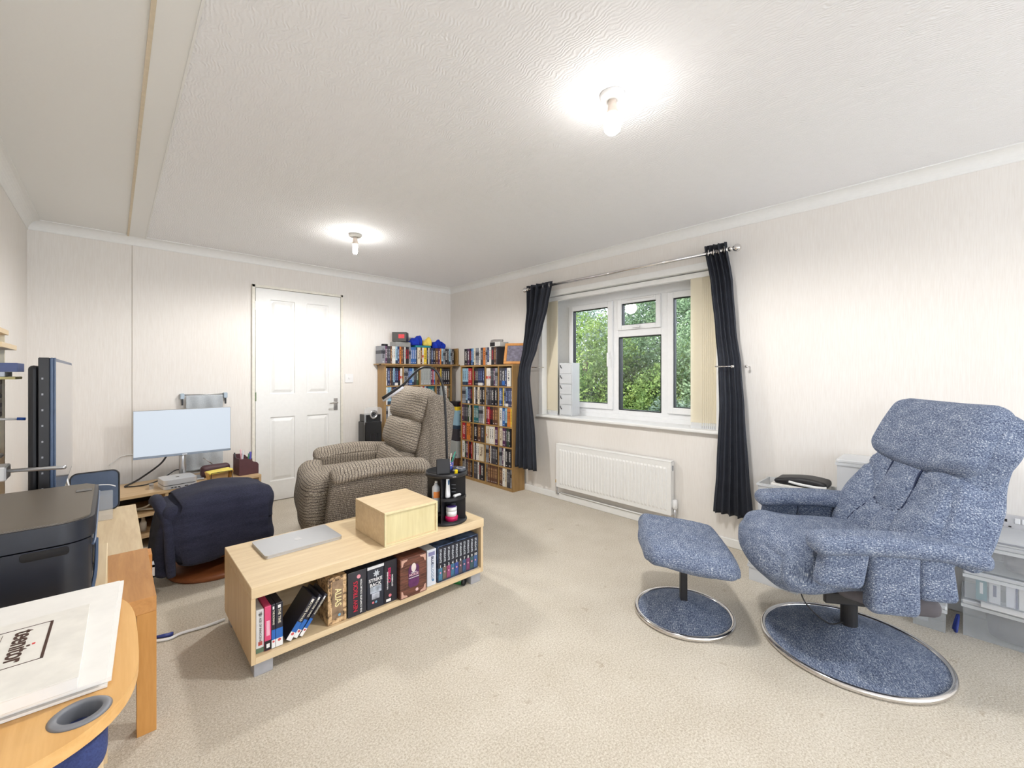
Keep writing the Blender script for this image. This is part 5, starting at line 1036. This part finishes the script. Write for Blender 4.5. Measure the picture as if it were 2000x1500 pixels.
obj('cup_ring', lathe([(.020, .03), (.022, .074), (.0225, .078), (.029, .0775), (.032, .0752), (.0232, .0752), (.0232, .04)], 40, c=(hx, hy)), plain(126, 128, 134, .45, name='cup_ring_grey'), lt, smooth=True); obj('cup_floor', cyl(.021, .028, .031, (hx, hy)), 'black', lt)
obj('cushion', pad(.40, .45, .056, (24, 26, 8), .026, lambda q, p: (p.x-.005, p.y, p.z+.0285)), 'navycloth', lt)
# papers
def quad_stack(name, label, corners, z0, th, m, cat, n_=1):
    o_ = obj(name, prism(corners, z0, z0+th), m); return tag(o_, label, cat)
zt_ = .7412
d1 = Vector((.019, .384)).normalized(); n1 = Vector((-d1.y, d1.x))
c0 = Vector((-.006, .858)); lay = []
for i, (off, th, lab) in enumerate(((0, .004, 'white paper folder at the bottom of the pile on the lap tray'), (.004, .006, 'white ridged pad second from the bottom on the lap tray'), (-.002, .004, 'white sheet sleeve lying across the pile on the lap tray'))):
    a = c0+d1*off*1.5+n1*(-off); pts = [a, a+d1*.384, a+d1*.384+n1*.40, a+n1*.40]; quad_stack('paper_folder', lab, [(p.x, p.y) for p in pts], zt_, th, 'paper', 'folder'); zt_ += th+.0004
bk_ = thing('catalogue', 'thick white catalogue with a framed black logo on top of the paper pile', 'catalogue', (-.036, .853, zt_), R(-1)); obj('pages', box(-.36, 0, .001, .254, 0, .016, .0005), 'paper', bk_); obj('cover', box(-.362, .001, 0, .255, .0162, .0174, .0004), plain(232, 229, 222, .45, name='cream_cover'), bk_)
lgm = plain(70, 44, 34, .5, name='dark_brown_ink'); fx0, fx1, fy0, fy1 = -.12, -.042, .092, .222
fo = obj('logo_frame', (lambda bm: (box(fx1-.0035, fx1, fy0, fy1, .0174, .0179, bm=bm), box(fx0-.1, fx1, fy0, fy0+.0012, .0174, .0179, bm=bm), box(fx0-.1, fx1, fy1-.0012, fy1, .0174, .0179, bm=bm), box(fx0+.022, fx0+.0225, fy0+.01, fy1-.01, .0174, .0179, bm=bm), bm)[-1])(bmesh.new()), lgm, bk_)
text('teenitor', .034, lgm, bk_, (-.073, .157, .0176), (0, 0, R(-90)), sx=.95, label='brown lettering teenitor'); obj('red_dot', box(-.0595, -.056, .149, .1535, .0175, .018), plain(210, 60, 60, name='red_dot_ink'), bk_); text('Professional', .012, lgm, bk_, (-.112, .157, .0176), (0, 0, R(-90)))
# television
tv = thing('television', 'large flat television seen edge-on beside the left wall', 'television', (-.138, 2.0, 0), R(0.6))
obj('screen_panel', box(-.034, -.009, 0, 1.03, .737, 1.25, .002), 'black', tv); obj('front_frame', box(-.009, .0, 0, 1.03, .737, 1.25, .002), 'navyp', tv); obj('screen', box(-.0005, .0025, .012, 1.018, .752, 1.238), 'tv', tv); obj('front_bezel', box(.0005, .004, 0, .012, .737, 1.25), 'navyp', tv)
bm = mapped(pad(.06, .80, .40, (8, 20, 16), .03) and box(-.058, -.034, .02, .99, .755, 1.225, .012, seg=3), lambda p: p); obj('rear_housing', bm, 'black', tv)
obj('vent_holes', (lambda bm: [box(-.027, -.023, -.0012, .001, .78+.05*i, .786+.05*i, bm=bm) for i in range(9)] and bm)(bmesh.new()), 'greyp', tv)
for y in (.22, .92): 
    bm = tube([(-.02, y, .74), (.03, y-.04, .46)], .006, 8); tube([(-.02, y, .74), (-.12, y, .46)], .006, 8, bm=bm); obj('stand_leg', bm, 'steel', tv)
# slate blue panel + clear box on the cabinet
bp_ = thing('blue_tray', 'slate blue rounded plastic tray standing behind the printer', 'tray', (-.07, 3.23, .451), R(2)); bm = prism(rrect(.19, .215, .03, cy=.1075), -.008, .008, xf=XM); obj('shell', bm, 'navyp', bp_); obj('rim', tube([(x, -.009, z) for x, z in rrect(.19, .215, .03, cy=.1075)], .0035, 6, closed=True), 'black', bp_)
cbx = thing('clear_box', 'small clear plastic box with a looped white cable in front of the blue tray', 'box', (-.09, 3.05, .451)); obj('tub', box(-.07, .09, -.06, .06, 0, .13, .004), 'clear', cbx)
tag(obj('looped_cable', tube([(-.13, 3.08, .59), (-.08, 3.07, .62), (-.02, 3.08, .615), (.01, 3.09, .60)], .0025, 6, smoothn=6), 'white', smooth=True), 'thin white cable looping over the clear box', 'cable')
tag(obj('cable_bundle', (lambda bm: [tube([(-.30+.01*i, 2.52, .46+.0*i), (-.27+.01*i, 2.5, .58), (-.235+.006*i, 2.48, .70)], .005, 6, smoothn=4, bm=bm) for i in range(4)] and bm)(bmesh.new()), 'black', smooth=True), 'bundle of black cables hanging behind the television', 'cable')
# narrow wall shelf with its load
sh = thing('wall_shelf', 'pale narrow shelf unit with oak boards at the left edge of the view', 'shelf', (XL, 2.30, 0)); obj('side_panel', box(.0, .135, .19, .205, .45, 1.355), plain(226, 218, 196, .6, name='cream_panel'), sh)
for x1_, z in ((.145, 1.345), (.165, 1.288), (.125, 1.02), (.125, .9)): obj('board', box(0, x1_, -.1, .20, z, z+.018, .001), 'birchY', sh)
for i, (c, w_, lab) in enumerate((((90, 104, 150), .185, 'slate blue book sticking out of the left shelf pile'), ((206, 214, 226), .155, 'pale blue book under the slate blue book on the left shelf'), ((226, 216, 150), .18, 'pale yellow thin book under the pale blue book'))):
    z = (1.205, 1.188, 1.178)[i]; tag(obj('book', box(XL+.002, XL+w_, 2.33, 2.49, z, z+(.032, .0165, .0095)[i], .001), plain(*c, .5, name='book_%d' % c[0])), lab, 'book', 'books on the left shelf')
cols3 = [(96, 92, 110), (206, 206, 214), (120, 116, 150), (226, 222, 214), (80, 84, 100), (190, 180, 176), (214, 214, 220), (130, 110, 120)]
nms3 = ['grey', 'silver', 'lilac', 'cream', 'dark grey', 'beige', 'pale grey', 'mauve']
for i in range(8): tag(obj('disc_case', box(XL+.002, XL+.13, 2.34, 2.485, 1.0385+.0172*i, 1.0385+.0172*i+.0165, .0008), plain(*cols3[i], .4, name='case_%d_%d' % (cols3[i][0], i))), f'{nms3[i]} disc case lying flat, {ORD[i]} from the bottom of the left shelf pile', 'disc case', 'disc cases lying on the left shelf')
tag(obj('toothbrush', tube([(-.30, 2.28, 1.008+.034), (-.225, 2.28, 1.008+.030)], .004, 8), 'white', smooth=True), 'white stick with a blue tip poking out from the left shelf', 'stick'); bpy.data.objects['toothbrush'].location = (0, 0, 0)
o_ = obj('blue_tip', tube([(-.246, 2.28, 1.040), (-.226, 2.28, 1.038)], .005, 8), plain(50, 96, 190, .4, name='tip_blue'), bpy.data.objects['toothbrush'], smooth=True)
la = thing('clamp_lamp', 'white clamp lamp with a long slim silver arm in front of the television', 'lamp', (-.30, 2.12, .86)); obj('clamp_block', box(-.13, .055, -.06, .03, -.0, .045, .004), 'white', la); obj('clamp_block', box(-.13, .02, -.05, .2, .045, .06, .004), 'white', la)
obj('arm', tube([(.05, -.04, .03), (.19, -.20, .047)], .006, 10), 'alu', la, smooth=True)

# window sill drawers
ds = thing('drawer_tower', 'frosted drawer tower with five small drawers and black tabs on the window sill', 'drawer unit', (3.20, 2.545, WZ0+.0185)); obj('cabinet', box(-.04, .075, -.01, .15, 0, .505, .003), 'frost', ds)
for i in range(5):
    z = .012+i*.098; dr = obj('drawer', box(-.048, -.0405, 0, .14, z, z+.088, .002), 'frost', ds); obj('black_tab', tube([(-.05, .128, z+.08), (-.056, .118, z+.062), (-.052, .106, z+.05)], .004, 6, smoothn=3), 'black', dr)
    if 0 < i < 4: obj('contents', box(-.03, .06, .02, .13, z+.004, z+.05, .01), plain(*((96, 110, 104), (130, 150, 150), (150, 140, 150))[i-1], .7, var=.4, name='contents_%d' % i), dr)

# ================================================================ STORAGE BOXES ON THE RIGHT
def tub(label, x0, x1, y0, y1, z0, z1, mt='clear', lid=True, name='storage_box', group=None):
    t_ = thing(name, label, 'storage box', (x0, y0, z0), 0, group); W, D, H_ = x1-x0, y1-y0, z1-z0; hb_ = H_-(.018 if lid else 0); th = .003; bm = bmesh.new()
    box(0, th, 0, D, 0, hb_, bm=bm); box(W-th, W, 0, D, 0, hb_, bm=bm); box(th, W-th, 0, th, 0, hb_, bm=bm); box(th, W-th, D-th, D, 0, hb_, bm=bm); box(th, W-th, th, D-th, 0, th, bm=bm); obj('tub', bm, mt, t_)
    obj('rim', (lambda bm: (box(-.008, .004, -.006, D+.006, hb_-.014, hb_, bm=bm), box(W-.004, W+.006, -.006, D+.006, hb_-.014, hb_, bm=bm), box(.004, W-.004, -.006, .004, hb_-.014, hb_, bm=bm), box(.004, W-.004, D-.004, D+.006, hb_-.014, hb_, bm=bm), bm)[-1])(bmesh.new()), 'frost', t_)
    if lid: obj('lid', box(-.006, W+.004, -.004, D+.004, hb_+.0005, H_, .004), 'frost', t_)
    return t_
X0 = 2.845
tub('clear storage box at the bottom of the stack beneath the wall socket', X0, 3.09, -.42, .005, .0005, .165)
tag(obj('dark_bundle', pad(.2, .3, .10, (10, 12, 6), .04, noise=.006), plain(70, 68, 72, .8, var=.3, name='dark_stuff'), None, (2.965, -.22, .056)), 'dark bundle inside the bottom clear box', 'bundle')
tub('clear storage box in the middle of the stack holding booklets', X0+.01, 3.09, -.42, -.0, .1705, .300)
for i, (y, c, lab) in enumerate(((-.035, (54, 130, 140), 'teal booklet'), (-.075, (222, 222, 224), 'white booklet with small print'), (-.125, (226, 228, 236), 'white booklet with blue stripe'))):
    q_ = thing('booklet', lab+' standing in the middle clear box', 'booklet', (X0+.016, y, .1745)); obj('cover', box(0, .012, -.034, .0, 0, .10, .001), plain(*c, .5, name='booklet_%d' % c[0]), q_)
    obj('print_mark', box(-.001, .0005, -.022, -.012, .03, .08) if i < 2 else box(-.001, .0005, -.034, -.027, 0, .1), plain(60, 70, 120, name='ink_blue') if i else 'white', q_)
tag(obj('paper_block', box(X0+.016, X0+.03, -.40, -.162, .1745, .268), 'paper'), 'white paper block at the right of the middle clear box', 'paper')
tub('clear storage box at the top of the stack with a blue card inside', X0+.015, 3.09, -.42, -.005, .3055, .435)
tag(obj('blue_card', box(X0+.022, X0+.026, -.07, -.02, .318, .37), plain(50, 120, 190, .5, name='card_blue')), 'bright blue card inside the top clear box', 'card'); tag(obj('grey_bundle', pad(.16, .26, .08, (10, 12, 6), .035, noise=.006), plain(110, 104, 104, .8, var=.3, name='grey_stuff'), None, (2.98, -.25, .349)), 'grey bundle inside the top clear box', 'bundle')
tag(obj('paper_sheet', mapped(box(0, .12, 0, .34, 0, .0015), lambda p: (p.x+2.80-.0*p.y, p.y-.39, .1672+p.z)), 'paper'), 'white sheet poking out between the bottom and middle boxes', 'paper')
tl = thing('tray_lid', 'translucent rounded tray lid lying on top of the clear box stack', 'lid', (2.98, -.215, .4365)); obj('tray', prism([(x, y) for x, y in rrect(.24, .44, .05)], 0, .028), 'frost', tl); obj('dark_rim', tube([(x, y, .012) for x, y in rrect(.244, .444, .052)], .004, 6, closed=True), 'greyp', tl)
tb2 = tub('open translucent box by the wall behind the blue recliner armrest', 2.86, 3.08, .50, .86, .0005, .535, 'frost', False)
tag(obj('white_folder', box(2.885, 3.05, .53, .80, .40, .542, .003), 'paper'), 'white folder filling the open box behind the armrest', 'folder')
bg_ = thing('black_bag', 'black soft case with white trim lying on the open box', 'bag', (2.965, .655, .543)); obj('body', pad(.15, .26, .036, (18, 26, 6), .016, lambda q, p: (p.x, p.y, p.z+.019+.014*math.cos((p.y+.03)*14)*(q.z > 0)), noise=.002), 'black', bg_); obj('white_trim', tube([(-.078, .05, .022), (-.08, 0, .016), (-.079, -.08, .012), (-.07, -.13, .014)], [.007, .009], 8, smoothn=5), 'white', bg_, smooth=True)
tub('lidded translucent box of stacked storage behind the blue recliner backrest', 2.87, 3.09, .12, .475, .0005, .735, 'frost')
tub('small clear box on the floor under the right side of the blue recliner', 2.80, 2.92, .06, .17, .0005, .125)
tag(obj('blue_strap', tube([(2.85, .035, .012), (2.83, .03, .05), (2.86, .02, .08), (2.80, .025, .03), (2.84, .03, .01)], .006, 6, smoothn=5), plain(30, 50, 130, .5, name='strap_blue'), smooth=True), 'blue looped strap on the floor between the clear boxes', 'strap')
tub('low white box on the floor behind the blue recliner seat', 2.70, 2.84, .62, .86, .0005, .11, 'frost')

# ================================================================ OUTSIDE
g_ = struct('ground', box(XO+.0, 30, -14, 30, -.75, -.7), plain(84, 110, 52, .95, var=.3, name='rough_grass'))
def leafmat(name, a, b, c, tl_=.22):
    t = NT(name); n = t.noise(t.coord(), 1.3, 3); n2 = t.noise(t.coord(), 9, 2); f = t.math('ADD', t.math('MULTIPLY', n, .55), t.math('MULTIPLY', n2, .45))
    col = t.ramp(f, [(.36, srgb(*a)), (.5, srgb(*b)), (.64, srgb(*c))]); t.set(col, .55); tr = t.add('ShaderNodeBsdfTranslucent'); t.l(col, tr.inputs[0]); mx = t.add('ShaderNodeMixShader'); mx.inputs[0].default_value = tl_
    t.l(t.b.outputs[0], mx.inputs[1]); t.l(tr.outputs[0], mx.inputs[2]); t.l(mx.outputs[0], t.n['Material Output'].inputs[0]); return t.m
LMt = [leafmat('leaf_fresh_green', (58, 84, 42), (104, 132, 64), (168, 188, 104)), leafmat('leaf_mid_green', (52, 78, 52), (96, 124, 84), (166, 188, 144)), leafmat('leaf_grey_green', (72, 94, 78), (120, 142, 122), (176, 190, 174)), leafmat('leaf_blue_grey', (90, 108, 118), (140, 156, 166), (190, 200, 208))]
def tree(label, x, y, blobs, mi, n_, ls, seed, trunk=True, name='tree'):
    rs = np.random.RandomState(seed); t_ = thing(name, label, 'tree' if name == 'tree' else 'shrub', (x, y, -.7), 0, None)
    P = []; W = np.array([b_[3]**2 for b_ in blobs]); W = W/W.sum()
    for b_, w_ in zip(blobs, W):
        k_ = int(4.6*n_*w_); d = rs.normal(size=(k_, 3)); d /= np.linalg.norm(d, axis=1)[:, None]
        lump = 1+.16*np.sin(d[:, 0]*5+seed)+.14*np.sin(d[:, 1]*7+d[:, 2]*6); r_ = b_[3]*lump*(.72+.32*rs.rand(k_)**.6); P.append(np.array(b_[:3])+d*r_[:, None]*np.array([1, 1, b_[4] if len(b_) > 4 else 1]))
    P = np.vstack(P); k_ = len(P); s_ = .43*ls*(.6+.8*rs.rand(k_)); ax = rs.normal(size=(k_, 3)); ax /= np.linalg.norm(ax, axis=1)[:, None]; bx_ = np.cross(ax, rs.normal(size=(k_, 3))); bx_ /= np.linalg.norm(bx_, axis=1)[:, None]
    V = np.empty((k_, 4, 3)); V[:, 0] = P-ax*s_[:, None]; V[:, 1] = P+bx_*s_[:, None]*.45; V[:, 2] = P+ax*s_[:, None]; V[:, 3] = P-bx_*s_[:, None]*.45
    me = bpy.data.meshes.new('foliage'); me.vertices.add(k_*4); me.vertices.foreach_set('co', V.ravel()); me.loops.add(k_*4); me.loops.foreach_set('vertex_index', np.arange(k_*4)); me.polygons.add(k_); me.polygons.foreach_set('loop_start', np.arange(k_)*4); me.polygons.foreach_set('loop_total', np.full(k_, 4)); me.update()
    o_ = obj('foliage', me, LMt[mi], t_); 
    if trunk:
        top = blobs[0]; bm = tube([(0, 0, 0), (.05, .03, top[2]*.4), (top[0]*.5, top[1]*.5, top[2])], [.11, .04], 8, smoothn=3)
        for b_ in blobs[1:4]: tube([(top[0]*.3, top[1]*.3, top[2]*.55), (b_[0]*.7, b_[1]*.7, b_[2]*.9)], [.05, .02], 6, bm=bm)
        obj('trunk', bm, plain(92, 78, 62, .9, var=.25, name='bark'), t_, smooth=True)
tree('bright yellow-green bushy tree seen through the left window light', 6.1, 4.6, [(0, 0, 2.1, .75), (.3, -.4, 1.5, .7), (-.2, .5, 1.3, .7), (.1, -.1, .9, .8)], 0, 9000, .062, 1)
tree('broad mid green tree filling the centre of the window', 7.2, 3.5, [(0, 0, 2.3, 1.0), (.5, -.9, 1.7, 1.0), (-.3, .9, 1.2, 1.0), (0, 0, .8, 1.0)], 1, 16000, .06, 2)
tree('tree with yellow-green leaves beyond the middle window light', 6.3, 3.0, [(0, 0, 1.5, .6), (.2, -.5, 1.9, .6), (0, .5, 1.0, .6)], 0, 8000, .05, 12)
tree('dense green tree seen through the right window light', 6.0, 1.9, [(0, 0, 2.0, .8), (.2, -.7, 1.2, .8), (.1, .6, 1.0, .7), (0, 0, .6, .7)], 1, 14000, .055, 3)
tree('tall grey-green tree standing furthest behind the others', 9.5, 6.2, [(0, 0, 4.0, 1.7), (-.6, 1.5, 2.6, 1.5), (.8, -1.7, 2.8, 1.5), (0, 0, 1.6, 1.7)], 2, 9000, .10, 4)
tree('tall dark tree behind the right window light', 9.6, 3.3, [(0, 0, 4.3, 1.6), (.4, -1.3, 3.0, 1.3), (0, 1.2, 2.4, 1.4), (0, 0, 1.2, 1.5)], 1, 9000, .10, 5)
tree('pale grey-green shrub below the middle of the window', 5.4, 3.05, [(0, 0, .75, .5, .8), (.2, -.6, .75, .5, .8), (.1, .5, .5, .45)], 3, 6500, .045, 6, False, 'shrub')
tree('pale variegated shrub under the right window light', 5.3, 2.35, [(0, 0, .9, .5), (.1, -.5, .7, .5), (.3, .4, 1.1, .4)], 2, 6500, .045, 7, False, 'shrub')
tree('grey-green shrub at the foot of the left window light', 5.8, 5.3, [(0, 0, .8, .6), (.3, -.6, .9, .6), (0, .6, .7, .6)], 2, 6000, .055, 8, False, 'shrub')
